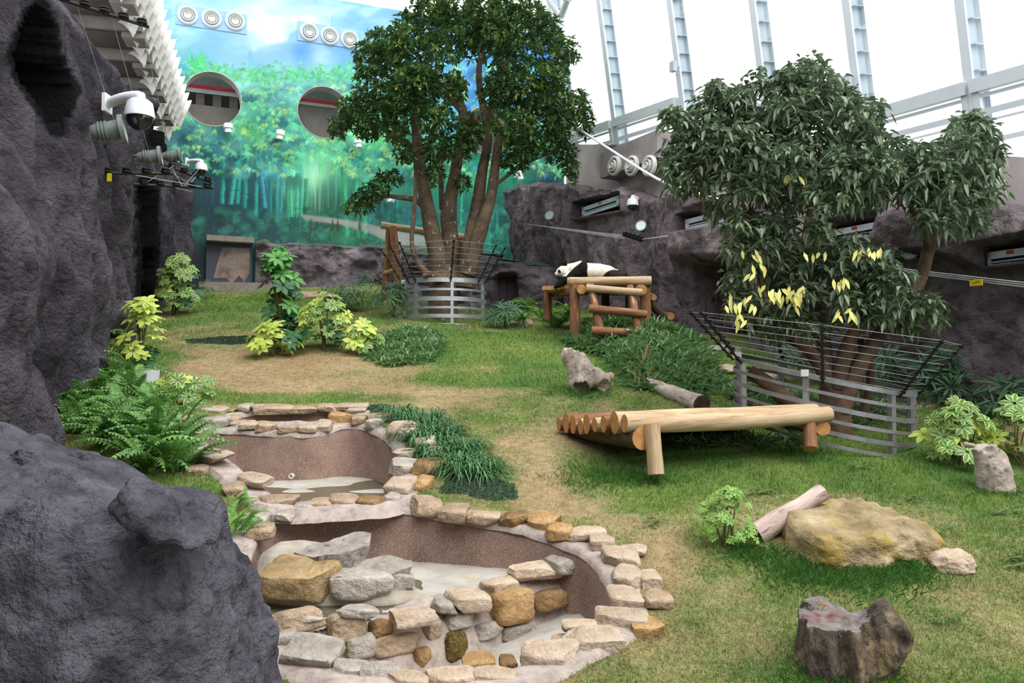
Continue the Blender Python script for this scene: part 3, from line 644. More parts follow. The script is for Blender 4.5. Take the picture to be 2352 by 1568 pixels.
for k in range(6):
    a0, a1 = on_glass(*MUL[k][0]), on_glass(*MUL[k][1]); b0, b1 = on_glass(*MUL[k+1][0]), on_glass(*MUL[k+1][1])
    w = thing('window_%d' % (k+1), 'tall pane of the leaning glass wall with white steel mullions, bay %d from the mural' % (k+1), 'window', a1*np.array([1, 1, 0])+np.array([0, 0, a1[2]]), kind='structure')
    up = GUP; H = 9.
    def mull(p, name):
        q = p+up*H; lo = p-up*1.0
        m = MB(); m.bar(lo, q, .15, .05, GN); m.obj(name, M_FRAME, w)
        m = MB(); m.bar(lo+GD*.05+GN*.14, q+GD*.05+GN*.14, .03, .24, GN); m.obj('web', M_WEB, w)
        m = MB(); m.bar(lo+GD*.09+GN*.27, q+GD*.09+GN*.27, .1, .02, GN); m.obj('outer_flange', M_FRAME, w)
        for r in range(20):
            c = lo+up*(.3+r*.4)+GD*.10+GN*.14; m = MB(); m.box(c, (.09, .22, .012), np.stack([GD, GN, up], 1)); m.obj('rib', M_WEB, w)
    mull(a1, 'mullion')
    s0, s1 = on_glass(*SILL[k][0]), on_glass(*SILL[k][1])
    m = MB(); m.bar(s0-up*.08, s1-up*.08, .2, .2, up); m.obj('sill_beam', M_FRAME, w)
    # upper pane and lower pane
    def quad(name, P, m_):
        P = np.array(P); V = np.concatenate([P, P+GN*.012]); return obj(name, V, [(0, 1, 2, 3), (7, 6, 5, 4), (0, 4, 5, 1), (1, 5, 6, 2), (2, 6, 7, 3), (3, 7, 4, 0)], m_, w, flat=True)
    quad('pane', [s0+GN*.06, s1+GN*.06, s1+up*H+GN*.06, s0+up*H+GN*.06], M_GLASS)
    d0, d1 = s0-up*1.15, s1-up*1.15
    quad('pane', [d0+GN*.06, d1+GN*.06, s1-up*.15+GN*.06, s0-up*.15+GN*.06], M_GLASS)
    for f_, th in ((.25, .05), (.50, .09), (.64, .03), (.95, .07)):
        m = MB(); m.bar(s0-up*f_, s1-up*f_, .05, th, up); m.obj('rail', M_FRAME, w)
    for f_ in (.0, 1.):
        p = s0*(1-f_)+s1*f_+GD*(.06 if f_ == 0 else -.06); m = MB(); m.bar(p, p-up*1.2, .1, .08, GN); m.obj('stile', M_FRAME, w)
# white tube truss in the corner by the first mullion
tr = thing('truss', 'white tubular steel truss at the top corner of the glass wall', 'truss', on_glass(1290, 30))
for a_, b_, r in (((1288, 40), (1318, -40), .09), ((1288, 40), (1240, -30), .07), ((1262, -10), (1310, 0), .05), ((1288, 40), (1290, 130), .1)):
    m = MB(); m.tube([on_glass(*a_, -.2), on_glass(*b_, -.5)], r, 12); m.obj('strut', M_FRAME, tr)
# outside: pale roofs and green hillside
M_HILL = mat('distant_trees', A('b9d4c4', 1.3), A('8fb8a4', 1.3), rough=1, scale=.35, detail=8, contrast=(.3, .7))
hx, hy = np.meshgrid(np.linspace(8, 46, 60), np.linspace(14, 60, 60), indexing='ij')
hz = 4.2+.10*(hx-8)+2.4*fbm(hx*.14, hy*.14, 0, 91, 4)*smooth(8, 20, hx)+.6*fbm(hx*.9, hy*.9, 0, 92, 3); V = np.stack([hx, hy, hz-1.5], -1)
keepF = grid_faces(60, 60); cc = V.reshape(-1, 3)[keepF].mean(1); keepF = keepF[((cc-RP) @ RN) > 5]
obj('hill', V.reshape(-1, 3), keepF, M_HILL, label='pale green hillside beyond the glass wall', cat='hill', kind='structure')

# unseen gallery wall behind the viewer, added to block light from that side
M_GALLERY = mat('gallery_wall', (.10, .10, .11), (.08, .08, .09), rough=.8, scale=2)
mb = MB(); mb.box((0, -3, 4.), (26, .3, 9)); mb.obj('wall_front', M_GALLERY, label='unseen dark gallery wall behind the viewing glass, added for shading', cat='wall', kind='structure')

# ================================================================ concrete overhang with white shells above the left rock
M_SOFFIT = mat('brown_soffit', A('5a4a42', 1.6), A('463a34', 1.6), rough=.8, scale=2)
M_LEDGE = mat('grey_ledge', A('a49c94', 1.5), A('8f8780', 1.5), rough=.85, scale=3)
M_SHELL = mat('white_shell', A('e4dfda', .95), A('d2ccc6', .95), rough=.6, scale=4)
OV0, OV1 = np.array([-9.95, 23.6, 0]), np.array([-7.35, 12.8, 0]); OD = (OV1-OV0)/np.linalg.norm(OV1-OV0); OO = np.array([-OD[1], OD[0], 0]); OO = OO if OO[0] > 0 else -OO
over = thing('overhang', 'stepped concrete overhang with brown soffits along the top of the left rock wall', 'overhang', OV0+np.array([0, 0, 10.2]))
LOV = np.linalg.norm(OV1-OV0); NB = 9
for k in range(NB):
    s0, s1 = LOV*k/NB, LOV*(k+1)/NB; zb = 10.35+.26*k
    c = OV0+OD*(s0+s1)/2-OO*1.0; m = MB(); m.box(c+np.array([0, 0, zb+.5]), (2.4, s1-s0, .9), np.stack([OO, OD, [0, 0, 1]], 1)); m.obj('slab', M_LEDGE, over)
    m = MB(); m.box(c+OO*-.15+np.array([0, 0, zb+.03]), (1.9, (s1-s0)*.8, .06), np.stack([OO, OD, [0, 0, 1]], 1)); m.obj('soffit_panel', M_SOFFIT, over)
    m = MB(); m.box(c+OO*1.0+OD*.2+np.array([0, 0, zb-.02]), (.5, (s1-s0)*.5, .12), np.stack([OO, OD, [0, 0, 1]], 1)); m.obj('ledge', M_LEDGE, over)
# one curved pointed shell, tip along +x
u, v = np.meshgrid(np.linspace(0, 1, 9), np.linspace(-1, 1, 7), indexing='ij'); wd = .23*(1-u**1.6)+.004; ang = v*1.25
SV = np.stack([u*.55-.14*(1-np.cos(ang))*(1-u), wd*np.sin(ang)*1.15, .16*(np.cos(ang)-.4)*(1-u)-.10*u*u], -1).reshape(-1, 3); SF = grid_faces(9, 7)
n0 = len(SV); SVV = np.concatenate([SV, SV-np.array([.012, 0, .015])]); SFF = np.concatenate([SF, SF[:, ::-1]+n0]); SHELL = mesh('shell', SVV, SFF, M_SHELL)
rg = np.random.default_rng(3); nsh = 0
for k in range(27):
    for r in range(4):
        s = (k+.5*(r % 2))*LOV/27; z = 10.2+.26*9*s/LOV+r*.2; p = OV0+OD*s+OO*(-.12+.15*r)+np.array([0, 0, z])
        tip = OO*.62+np.array([0, 0, .8])+OD*.1; sx = np.cross(tip, OD); R = Matrix(np.stack([tip/np.linalg.norm(tip), np.cross(OD, tip)/np.linalg.norm(np.cross(OD, tip)), OD], 1).tolist()) @ Matrix.Rotation(rg.normal()*.08, 3, 'X')
        inst('shell', SHELL, over, p, R, (.85+.06*rg.normal(), .95, 1.5))

# ================================================================ stone pools
M_MORTAR = mat('mortar', A('b9aaa0', 1.0), A('968a84', 1.0), rough=.95, scale=6, bump=.5, bscale=30, bdist=.02, c3=A('84786f', 1.), scale3=14, lim3=(.55, .8))
M_PEBBLE = mat('washed_pebble_wall', A('9c8378', 1.1), A('6f5a54', 1.1), rough=.95, scale=2.2, detail=4, bump=.5, bscale=120, bdist=.006, c3=A('c2a48e', 1.0), scale3=130, lim3=(.53, .66), contrast=(.3, .7))
M_FLOORP = mat('pool_floor', A('d4cec6', 1.4), A('b4ada0', 1.4), rough=.8, scale=3, c3=A('a89f7c', 1.), scale3=5, lim3=(.55, .8))
M_MUDDY = mat('wet_pool_bed', A('9a9482', 1.), A('7c7660', 1.), rough=.6, scale=3)
TONES = {'cream': mat('stone_cream', A('e0ccb6', 1.3), A('c0a68c', 1.3), rough=.95, scale=5, bump=.8, bscale=17, bdist=.06, c3=A('8a7860', 1.3), scale3=170, lim3=(.56, .8), rand=.12),
         'ochre': mat('stone_ochre', A('c2a880', 1.1), A('86704c', 1.1), rough=.95, scale=4, bump=.9, bscale=18, bdist=.05, c3=A('a8803c', 1.1), scale3=9, lim3=(.55, .75)),
         'gold': mat('stone_gold', A('d4ae7c', 1.15), A('a07c4c', 1.15), rough=.95, scale=4, bump=.9, bscale=17, bdist=.06, c3=A('5c4526', 1.), scale3=170, lim3=(.56, .8), rand=.12),
         'grey': mat('stone_grey', A('d0c6ba', 1.25), A('a0968a', 1.25), rough=.95, scale=5, bump=.8, bscale=17, bdist=.06, c3=A('6f675c', 1.), scale3=170, lim3=(.56, .8), rand=.12),
         'brown': mat('stone_brown', A('a8875c', 1.), A('6b5236', 1.), rough=.95, scale=5, bump=.9, bscale=16, bdist=.06, c3=A('3c2e1c', 1.), scale3=170, lim3=(.56, .8), rand=.15),
         'tan': mat('stone_tan', A('c4ab90', 1.), A('94806a', 1.), rough=.95, scale=5, bump=.9, bscale=17, bdist=.06, c3=A('5f5242', 1.), scale3=170, lim3=(.56, .8), rand=.12),
         'slate': mat('stone_slate', A('b8aca6', 1.1), A('8a7e7a', 1.1), rough=.95, scale=5, bump=.8, bscale=17, bdist=.05, c3=A('5c524c', 1.1), scale3=12, lim3=(.55, .75)),
         'moss': mat('stone_moss', A('6f5c2c', 1.), A('3c3418', 1.), rough=.95, scale=7, bump=.9, bscale=17, bdist=.06, c3=A('8a7444', 1.), scale3=50, lim3=(.5, .7))}
pool = thing('rock_pool', 'cascade of three stone rimmed pools with pebble lined basins', 'pool', Gp(900, 1250))
rgp = np.random.default_rng(11)
def ring_of(P, w, bot, name, wallw=.05):
    N_ = len(P); T = np.roll(P, -1, 0)-np.roll(P, 1, 0); T /= np.linalg.norm(T, axis=1)[:, None]; area = .5*np.sum(P[:, 0]*np.roll(P[:, 1], -1)-np.roll(P[:, 0], -1)*P[:, 1])
    O = np.stack([T[:, 1], -T[:, 0]], 1)*(1 if area > 0 else -1)
    for q in range(4): O = (np.roll(O, 1, 0)+2*O+np.roll(O, -1, 0)); O /= np.linalg.norm(O, axis=1)[:, None]
    zg = SLOPE*P[:, 1]
    def section(rows):
        V = []
        for off, dz, absz in rows:
            xy = P+O*off; z = np.full(N_, absz) if absz is not None else zg+dz
            V.append(np.column_stack([xy, z]))
        V = np.stack(V, 1); F = []
        m = V.shape[1]
        for i in range(N_):
            for j in range(m-1):
                k = (i+1) % N_; F.append((i*m+j, k*m+j, k*m+j+1, i*m+j+1))
        return V, F
    V, F = section([(-.015, -.07, None), (-.005, -.035, None), (.03, -.005, None), (w*.35, .008, None), (w*.7, .008, None), (w, .0, None), (w+.1, -.12, None)])
    V = V+.014*np.stack([fbm(V[..., 0]*5, V[..., 1]*5, V[..., 2]*5, s_, 3) for s_ in (1, 2, 3)], -1)
    if area > 0: F = [f[::-1] for f in F]
    obj('rim_mortar', V.reshape(-1, 3), F, M_MORTAR, pool)
    rows = [(.02, -.03, None)]
    for f_ in (.08, .2, .35, .5, .65, .8, .92, 1.): rows.append((-wallw*f_-.03*f_*f_, None, None))
    top = zg-.03; V = []
    for r_, f_ in zip(rows, (0, .08, .2, .35, .5, .65, .8, .92, 1.)):
        V.append(np.column_stack([P+O*r_[0], top*(1-f_)+bot(P)*f_]))
    V = np.stack(V, 1); V[..., :2] += .012*np.stack([fbm(V[..., 0]*3, V[..., 1]*3, V[..., 2]*3, s_, 3) for s_ in (4, 5)], -1); m = V.shape[1]; F = []
    for i in range(N_):
        for j in range(m-1): k = (i+1) % N_; F.append((i*m+j, i*m+j+1, k*m+j+1, k*m+j))
    if area > 0: F = [f[::-1] for f in F]
    obj('basin_wall', V.reshape(-1, 3), F, M_PEBBLE, pool)
ring_of(POOLS['lower'], .26, lambda P: np.full(len(P), .85), 'lower'); ring_of(POOLS['middle'], .3, lambda P: np.full(len(P), 1.74), 'middle'); ring_of(POOLS['top'], .18, lambda P: SLOPE*P[:, 1]-.34, 'top')
DW0, DW1 = np.array([-1.95, 5.55]), np.array([.46, 7.42]); DWD = (DW1-DW0)/np.linalg.norm(DW1-DW0); DWN = np.array([DWD[1], -DWD[0]])   # DWN: towards the viewer
def clip_floor(name, poly, zf, m, cond=None, stp=.03, grow=.05):
    P = np.array(poly); lo, hi = P.min(0)-.1, P.max(0)+.1; xs, ys = np.arange(lo[0], hi[0], stp), np.arange(lo[1], hi[1], stp); X, Y = np.meshgrid(xs, ys, indexing='ij')
    V = np.stack([X, Y, zf(X, Y)], -1).reshape(-1, 3); F = grid_faces(len(xs), len(ys)); c = V[F].mean(1); k = poly_sdf(c[:, 0], c[:, 1], P[::2]) < grow
    if cond is not None: k &= cond(c)
    F = F[k]; us_ = np.unique(F); rm = -np.ones(len(V), int); rm[us_] = np.arange(len(us_)); return obj(name, V[us_], rm[F], m, pool)
def behind(c): return (c[:, :2]-DW0) @ DWN < .02
def zshelf(x, y):
    f = (x+.9)*.5+(y-6.6)*.35; return 1.362+.05*(f-.1)+.012*fbm(x*2.2, y*2.2, 0, 31, 3)
clip_floor('pool_bed', POOLS['lower'], zshelf, M_FLOORP, behind)
clip_floor('trough_bed', POOLS['lower'], lambda x, y: .93+.22*smooth(-.6, .8, x)+.03*fbm(x*3, y*3, 0, 32, 3), M_FLOORP, None)
def zmid(x, y): return 1.845+.03*fbm(x*1.1+.7, y*1.6, 0, 37, 2)-.03*smooth(9.9, 8.6, y)
clip_floor('pool_bed', POOLS['middle'], zmid, M_FLOORP); clip_floor('pool_bed', POOLS['top'], lambda x, y: SLOPE*11-.3+0*x, M_MUDDY)
M_WATER = glass_mat('shallow_water', (.62, .60, .52), 1.33)
clip_floor('water', POOLS['lower'], lambda x, y: 1.362+0*x, M_WATER, behind, .12); clip_floor('water', POOLS['middle'], lambda x, y: 1.85+0*x, M_WATER, None, .12)
clip_bed = np.concatenate([POOLS['lower'], POOLS['middle'], POOLS['top']]); lo_, hi_ = clip_bed.min(0)-.5, clip_bed.max(0)+.5; xs_, ys_ = np.arange(lo_[0], hi_[0], .05), np.arange(lo_[1], hi_[1], .05); X_, Y_ = np.meshgrid(xs_, ys_, indexing='ij')
Vb = np.stack([X_, Y_, SLOPE*Y_-.05], -1).reshape(-1, 3); Fb = grid_faces(len(xs_), len(ys_)); cb = Vb[Fb].mean(1); sb_ = pool_sdf(cb[:, 0], cb[:, 1]); Fb = Fb[(sb_ > .03) & (sb_ < .42)]; ub = np.unique(Fb); rb = -np.ones(len(Vb), int); rb[ub] = np.arange(len(ub)); obj('bedding', Vb[ub], rb[Fb], M_MORTAR, pool)
# dividing wall of mortar
n = 90; S = np.linspace(-.05, np.linalg.norm(DW1-DW0)+.1, n); sec = [(.26, .80), (.22, .95), (.17, 1.1), (.12, 1.24), (.06, 1.34), (-.02, 1.38), (-.12, 1.38), (-.17, 1.35), (-.2, 1.2)]
V = np.zeros((n, len(sec), 3))
for j, (o_, z_) in enumerate(sec): V[:, j, :2] = DW0+S[:, None]*DWD+DWN*o_; V[:, j, 2] = z_
V[..., 2] += (.10*smooth(1.6, 3.1, S)-.03*smooth(.6, 0, S))[:, None]*np.linspace(0, 1, len(sec))[None]**.5
V = V+.06*np.stack([fbm(V[..., 0]*2.6, V[..., 1]*2.6, V[..., 2]*2.6, s_, 4) for s_ in (61, 62, 63)], -1)
obj('dividing_wall', V.reshape(-1, 3), grid_faces(n, len(sec)), M_MORTAR, pool)
sid = [100]
def put(px, py, w, h, tone='cream', yaw=None, D=None, dep=None, hh=None, lift=0., par=None, tilt=SLOPE, qs=QS8, name='stone', face=False, roll=None, power=8., cuts=9):
    sid[0] += 1
    if face: c = hit(px, py, np.array([*(DW0+DWN*.17), 1.1]), np.array([DWN[0], DWN[1], .28]))
    elif D is None: c = Gp(px, py)
    else: c = at(px, py, D)
    k = c[1]/FPX; sx = w*k*1.12; sz = (hh if hh else h*.72)*k; sy = (dep if dep else max(h*1.5, w*.6))*k; c = c+np.array([0, 0, .025])
    if face: sy = min(w, h)*k*1.0; sz = h*k*1.1; sx = w*k*1.1
    V, F = stone(sid[0], (sx, sy, sz), qs, cuts=cuts, power=power)
    yaw = rgp.uniform(-.25, .25) if yaw is None else yaw
    R = rotz(yaw) @ roty(rgp.normal()*.05 if roll is None else roll) @ (rotx(math.atan(tilt)) if not face else rotx(-.1))
    me = mesh(name, V, F, TONES[tone]); o = inst(name, me, par or pool, c+np.array([0, 0, lift]), Matrix(R.tolist())); return o
if True:
    FACE = math.atan2(DWD[1], DWD[0])
    for a in [(485, 946, 69, 21), (420, 969, 70, 24), (418, 987, 74, 28, 'cream'), (427, 1008, 66, 26), (494, 973, 66, 32, 'grey'), (538, 967, 30, 24, 'tan'),
              (638, 1160, 88, 36, 'tan'), (703, 1170, 44, 30, 'grey'), (573, 982, 44, 26), (611, 984, 42, 28, 'tan'), (665, 988, 50, 20, 'tan'), (707, 988, 40, 22), (745, 981, 36, 32),
              (561, 941, 34, 24, 'grey'), (625, 943, 86, 20, 'tan'), (694, 944, 62, 20, 'tan'), (751, 941, 46, 24, 'tan'), (806, 937, 74, 16), (783, 963, 48, 36, 'gold'), (823, 968, 32, 26, 'tan'),
              (858, 976, 34, 34, 'grey'), (873, 962, 62, 22), (924, 1000, 66, 60), (817, 948, 46, 18), (927, 1049, 46, 28, 'cream'), (923, 1080, 56, 50, 'grey'), (986, 1082, 68, 52, 'brown'), (978, 1026, 46, 46),
              (1000, 1050, 40, 40), (919, 1126, 58, 46, 'cream'), (969, 1117, 44, 46, 'gold'), (739, 1164, 48, 32, 'tan'), (791, 1158, 60, 36, 'tan'), (854, 1160, 66, 40, 'brown'), (900, 1150, 36, 30, 'grey'),
              (978, 1168, 64, 46, 'tan'), (1041, 1184, 64, 42, 'tan'), (1110, 1192, 74, 36, 'tan'), (1179, 1198, 60, 38, 'brown'), (1250, 1203, 70, 46, 'gold'), (1284, 1226, 58, 46, 'gold'),
              (1346, 1230, 84, 32), (1384, 1252, 54, 40), (1425, 1288, 74, 54), (1457, 1272, 52, 30), (1440, 1334, 64, 56), (1492, 1340, 44, 44), (1437, 1382, 78, 50), (1509, 1386, 60, 46, 'tan'),
              (1427, 1430, 112, 52), (1484, 1450, 76, 46, 'gold'), (1330, 1446, 74, 34), (1362, 1482, 124, 60, 'cream'), (1262, 1514, 122, 58), (1036, 1566, 104, 40), (1136, 1562, 92, 38),
              (716, 1514, 122, 76, 'grey'), (640, 1472, 76, 60, 'grey'), (804, 1545, 70, 36, 'grey'), (872, 1552, 84, 40, 'grey'), (940, 1568, 90, 36), (600, 1225, 56, 40, 'tan'), (586, 1200, 60, 40, 'grey'),
              (430, 1050, 40, 40, 'grey'), (455, 1085, 50, 30, 'tan'), (540, 1130, 50, 40, 'tan'), (655, 1190, 40, 26, 'grey')]: put(*a)
    # long slabs of the left rim
    put(481, 1062, 150, 40, 'cream', yaw=-.72, dep=56, hh=22, lift=.05); put(580, 1115, 108, 40, 'cream', yaw=-.72, dep=52, hh=22, lift=.03)
    # trough stones
    put(1099, 1528, 70, 38, 'gold', D=5.75); put(1167, 1526, 38, 26, 'brown', D=5.8); put(1300, 1478, 60, 26, 'cream', D=5.8)
    # stones set in the dividing wall
    for a in [(682, 1434, 128, 50, 'tan'), (794, 1446, 80, 62, 'tan'), (872, 1449, 54, 36, 'brown'), (991, 1450, 40, 44, 'tan'), (826, 1492, 72, 52, 'grey'), (906, 1486, 114, 44, 'tan'), (967, 1515, 40, 40, 'brown'), (790, 1500, 34, 44, 'moss'),
              (1172, 1398, 100, 74, 'gold'), (1262, 1384, 88, 42, 'brown'), (1043, 1490, 60, 62, 'moss'), (1053, 1432, 66, 44, 'grey'), (1120, 1455, 70, 34, 'grey'), (1190, 1455, 90, 30, 'grey')]:
        put(*a, yaw=FACE, face=True, power=4)
    for a in [(826, 1412, 86, 28, 'grey', 6.0), (952, 1424, 100, 44, 'cream', 6.2), (1019, 1400, 50, 42, 'grey', 6.5), (1078, 1386, 96, 54, 'cream', 6.62), (1145, 1350, 74, 40, 'cream', 6.95), (1225, 1318, 110, 42, 'cream', 7.15), (1290, 1302, 56, 48, 'grey', 7.25), (690, 1424, 90, 24, 'grey', 5.82)]:
        put(*a[:5], yaw=FACE*.8, D=a[5], tilt=.1)
    # rock island
    def isl(X, Y, Z):
        d = 9.
        c = at(770, 1330, 6.95); d = ell(X, Y, Z, (c[0]-.05, c[1], 1.38), (.62, .42, .24)); c2 = at(700, 1300, 7.2); d = smin(d, ell(X, Y, Z, (c2[0], c2[1], 1.45), (.38, .34, .26)), .15)
        c3 = at(880, 1340, 6.75); d = smin(d, ell(X, Y, Z, (c3[0], c3[1], 1.36), (.36, .26, .10)), .12); return d+.05*fbm(X*3, Y*3, Z*3, 5, 3)
    c = at(770, 1330, 6.95); V, F = surfnet(isl, (c[0]-1.1, c[1]-.8, 1.2), (c[0]+1.2, c[1]+.9, 2.0), .03); obj('island_mortar', V, F, mat('pale_mortar', A('ccc3b4', 1.45), A('aca08e', 1.45), rough=.9, scale=5, bump=.4, bscale=25), pool)
    def slab(pts, th, m, seed):
        bm = bmesh.new(); vs_ = [bm.verts.new(at(*p)) for p in pts]; f_ = bm.faces.new(vs_); f_.normal_update()
        if f_.normal.z < 0: f_.normal_flip()
        r_ = bmesh.ops.extrude_face_region(bm, geom=[f_]); low = [e for e in r_['geom'] if isinstance(e, bmesh.types.BMVert)]; cc = sum((v.co for v in low), Vector())/len(low)
        for v in low: v.co = cc+(v.co-cc)*.82-Vector((0, 0, th))
        bmesh.ops.recalc_face_normals(bm, faces=bm.faces); bmesh.ops.triangulate(bm, faces=bm.faces); bmesh.ops.subdivide_edges(bm, edges=bm.edges, cuts=3, use_grid_fill=True)
        V_ = np.array([v.co[:] for v in bm.verts]); d_ = .022*np.stack([fbm(V_[:, 0]*6, V_[:, 1]*6, V_[:, 2]*6, seed+k, 3) for k in range(3)], -1); F_ = [[v.index for v in f.verts] for f in bm.faces]; bm.free(); obj('stone', V_+d_, F_, m, pool)
    slab([(676, 1268, 6.85), (705, 1252, 7.0), (770, 1236, 7.1), (832, 1224, 7.2), (858, 1228, 7.15), (846, 1252, 6.9), (800, 1266, 6.75), (735, 1282, 6.65)], .15, TONES['slate'], 3)
    slab([(735, 1306, 6.72), (800, 1288, 6.9), (880, 1278, 7.0), (952, 1284, 6.95), (948, 1300, 6.8), (880, 1322, 6.6), (835, 1334, 6.5), (760, 1326, 6.5)], .16, TONES['grey'], 9)
    put(692, 1336, 150, 92, 'ochre', D=6.62, dep=130, hh=84, yaw=-.1, tilt=0, qs=QS10); put(830, 1350, 130, 62, 'grey', D=6.62, dep=90, hh=56, yaw=.2, tilt=0, qs=QS10); put(905, 1340, 84, 44, 'grey', D=6.75, dep=60, hh=40, yaw=.3, tilt=0)
    # drain pipe and a stray sprig
    M_PVC = mat('white_plastic', A('eceef2', 1.0), A('dfe2e6', 1.), rough=.5, scale=4)
    pp = on = at(671, 1092, 10.28); V, F = lathe([(.03, 0), (.03, -.06), (.022, -.06), (.022, 0)], 14, (0, 1, 0), pp); obj('drain_pipe', V, F, M_PVC, pool)

# ================================================================ big rocks
M_BOULD = mat('foreground_rock', A('918e9a', 1.8), A('524f58', 1.8), rough=.95, scale=3, detail=9, bump=1.0, bscale=16, bdist=.11, spec=.12, c3=A('45424c', 1.5), scale3=10, lim3=(.55, .8))
OUT = [(-330, 955), (-200, 970), (0, 1026), (100, 1062), (200, 1098), (320, 1140), (400, 1150), (440, 1160), (458, 1195), (462, 1260), (490, 1345), (520, 1430), (550, 1540), (590, 1750), (620, 1990), (-330, 1990)]
BY = 4.15; OX = [at(px, py, BY) for px, py in OUT]; OX2 = [(p[0], p[2]) for p in OX]
def front_rock(X, Y, Z):
    s2 = poly_sdf(X[:, 0, :], Z[:, 0, :], OX2)[:, None, :]+0*X; r = .5; h = .72
    q1, q2 = s2+r, np.abs(Y-BY-.1)-h+r; d = np.minimum(np.maximum(q1, q2), 0)+np.hypot(np.maximum(q1, 0), np.maximum(q2, 0))-r
    c = at(408, 1200, 3.72); d = smin(d, ell(X, Y, Z, c, (.19, .26, .05), roty(.55)), .05)
    c = at(150, 1075, 3.15); d = -smin(-d, ell(X, Y, Z, c, (.75, .22, .14), roty(.35)), .2)
    c = at(90, 1400, 2.9); d = -smin(-d, ell(X, Y, Z, c, (.6, .16, .25)), .2)
    return d+.075*fbm(X*1.6, Y*1.6, Z*1.6, 7, 3)+.034*fbm(X*7, Y*7, Z*9, 8, 3)
V, F = surfnet(front_rock, (-3.9, 2.95, .5), (-.7, 5.35, 3.3), .028)
obj('grey_boulder', V, F, M_BOULD, label='huge dark grey foreground boulder with a jutting ledge beside the pools', cat='rock')
M_YROCK = mat('ochre_rock', A('cbb894', 1.2), A('84704e', 1.2), rough=.9, scale=2.4, detail=8, bump=.9, bscale=12, bdist=.06, c3=A('a8904c', 1.15), scale3=3.2, lim3=(.5, .7))
def pebble(name, px, py, w, h, D, dep, label, m, seed, power=3.5, cuts=9, tilt=SLOPE, yaw=0., sink=.0, rough=.07, qs=QS24):
    c = at(px, py, D) if D else Gp(px, py); k = c[1]/FPX; V, F = stone(seed, (w*k, dep*k, h*k), qs, cuts, rough, power); R = rotz(yaw) @ rotx(math.atan(tilt))
    V = V @ R.T; V = V+.02*np.stack([fbm(V[:, 0]*5+seed, V[:, 1]*5, V[:, 2]*5, s_, 4) for s_ in (1, 2, 3)], -1)
    return obj(name, V+c-np.array([0, 0, sink]), F, m, label=label, cat='rock')
def flat_boulder(X, Y, Z):
    bx, by = at(1974, 1240, 7.2)[0], 7.2; qx, qy = (X-bx)/.59, (Y-by)/.50; r = (np.abs(qx)**3+np.abs(qy)**3)**(1/3)
    side = (r-1)*.5-.12*np.clip(1.55-Z, -.3, .3)*0+.10*fbm(X*2.2, Y*2.2, Z*1.2, 31, 3); top = Z-(1.845+.165*(Y-6.75))+.035*fbm(X*3, Y*3, 0, 33, 4)
    d = -smin(-side, -top, .11); cr = np.abs(fbm(X*1.7, Y*1.7, Z*2.2, 35, 3)); return d+.035*np.exp(-(cr/.10)**2)*.8+.02*fbm(X*8, Y*8, Z*10, 36, 3)
bc = at(1962, 1240, 7.2); V, F = surfnet(flat_boulder, (bc[0]-.85, 6.45, 1.35), (bc[0]+.85, 7.95, 2.2), .02)
obj('flat_boulder', V, F, M_YROCK, label='large ochre flat topped boulder on the lawn beside a leaning log', cat='rock')
pebble('flat_stone', 2186, 1290, 100, 46, 6.75, 80, 'flat pale stone lying beside the ochre boulder', TONES['cream'], 6, 3.5, 8)
pebble('half_buried_stone', 2345, 1090, 80, 50, 9.4, 120, 'sandy stone behind the upright stump with a hole', TONES['tan'], 8)
pebble('path_stone', 1450+210, 847, 70, 14, None, 70, 'flat pale stepping stone on the lawn beyond the bamboo heap', TONES['cream'], 10)
pebble('path_stone', 1770, 862, 60, 14, None, 70, 'flat pale stepping stone behind the steel tree ring', TONES['cream'], 12)
pebble('path_stone', 1655, 802, 110, 16, None, 60, 'pale threshold stone before the maroon cave door', TONES['grey'], 13)
pebble('wall_stone', 2115, 935, 70, 22, None, 70, 'small pale stone between tree ring and mauve wall', TONES['cream'], 15)
pebble('field_stone', 1207, 745, 40, 26, None, 40, 'brown stone beside the fern near the log platform', TONES['tan'], 18)
pebble('field_stone', 715, 683, 110, 26, None, 60, 'long tan stone in the grass below the low ledge', TONES['tan'], 19)
# ================================================================ timber
M_PEEL = mat('peeled_log', A('cbb290', 1.05), A('a48868', 1.05), rough=.75, scale=2.2, detail=6, stretch=(6, .7, 6), bump=.35, bscale=8, bdist=.01, rand=.08, c3=A('6f4e34', .95), scale3=3.5, lim3=(.6, .78))
M_BARK = mat('barked_log', A('9a6e50', .95), A('6a4630', .95), rough=.85, scale=2.6, detail=7, stretch=(6, .8, 6), bump=.5, bscale=9, bdist=.015, rand=.1, c3=A('c29a70', .95), scale3=2.6, lim3=(.62, .75))
M_DKBARK = mat('dark_bark', A('6f5a48', .95), A('443528', .95), rough=.9, scale=2.6, detail=7, stretch=(5, 1, 5), bump=.6, bscale=9, bdist=.015, rand=.1)
M_CUT = mat('sawn_end', A('c9945c', .95), A('a06e3e', .95), rough=.8, scale=9, detail=4)
M_GREYWOOD = mat('weathered_wood', A('c4b4a8', .95), A('8c7e74', .95), rough=.9, scale=2.4, detail=8, stretch=(5, .9, 5), bump=.7, bscale=8, bdist=.02, c3=A('6a5c54', .95), scale3=3, lim3=(.58, .75))
M_STUMP = mat('old_stump', A('8c7c6e', 1.1), A('3e342c', 1.1), rough=.95, scale=5, detail=9, stretch=(1.4, 1.4, .4), bump=1., bscale=16, bdist=.10, c3=A('a8906c', .95), scale3=5, lim3=(.55, .75))
M_STUMPTOP = mat('old_stump_top', A('9a9088', .95), A('766c66', .95), rough=.9, scale=6, detail=8, bump=.4, bscale=20)
lseed = [0]
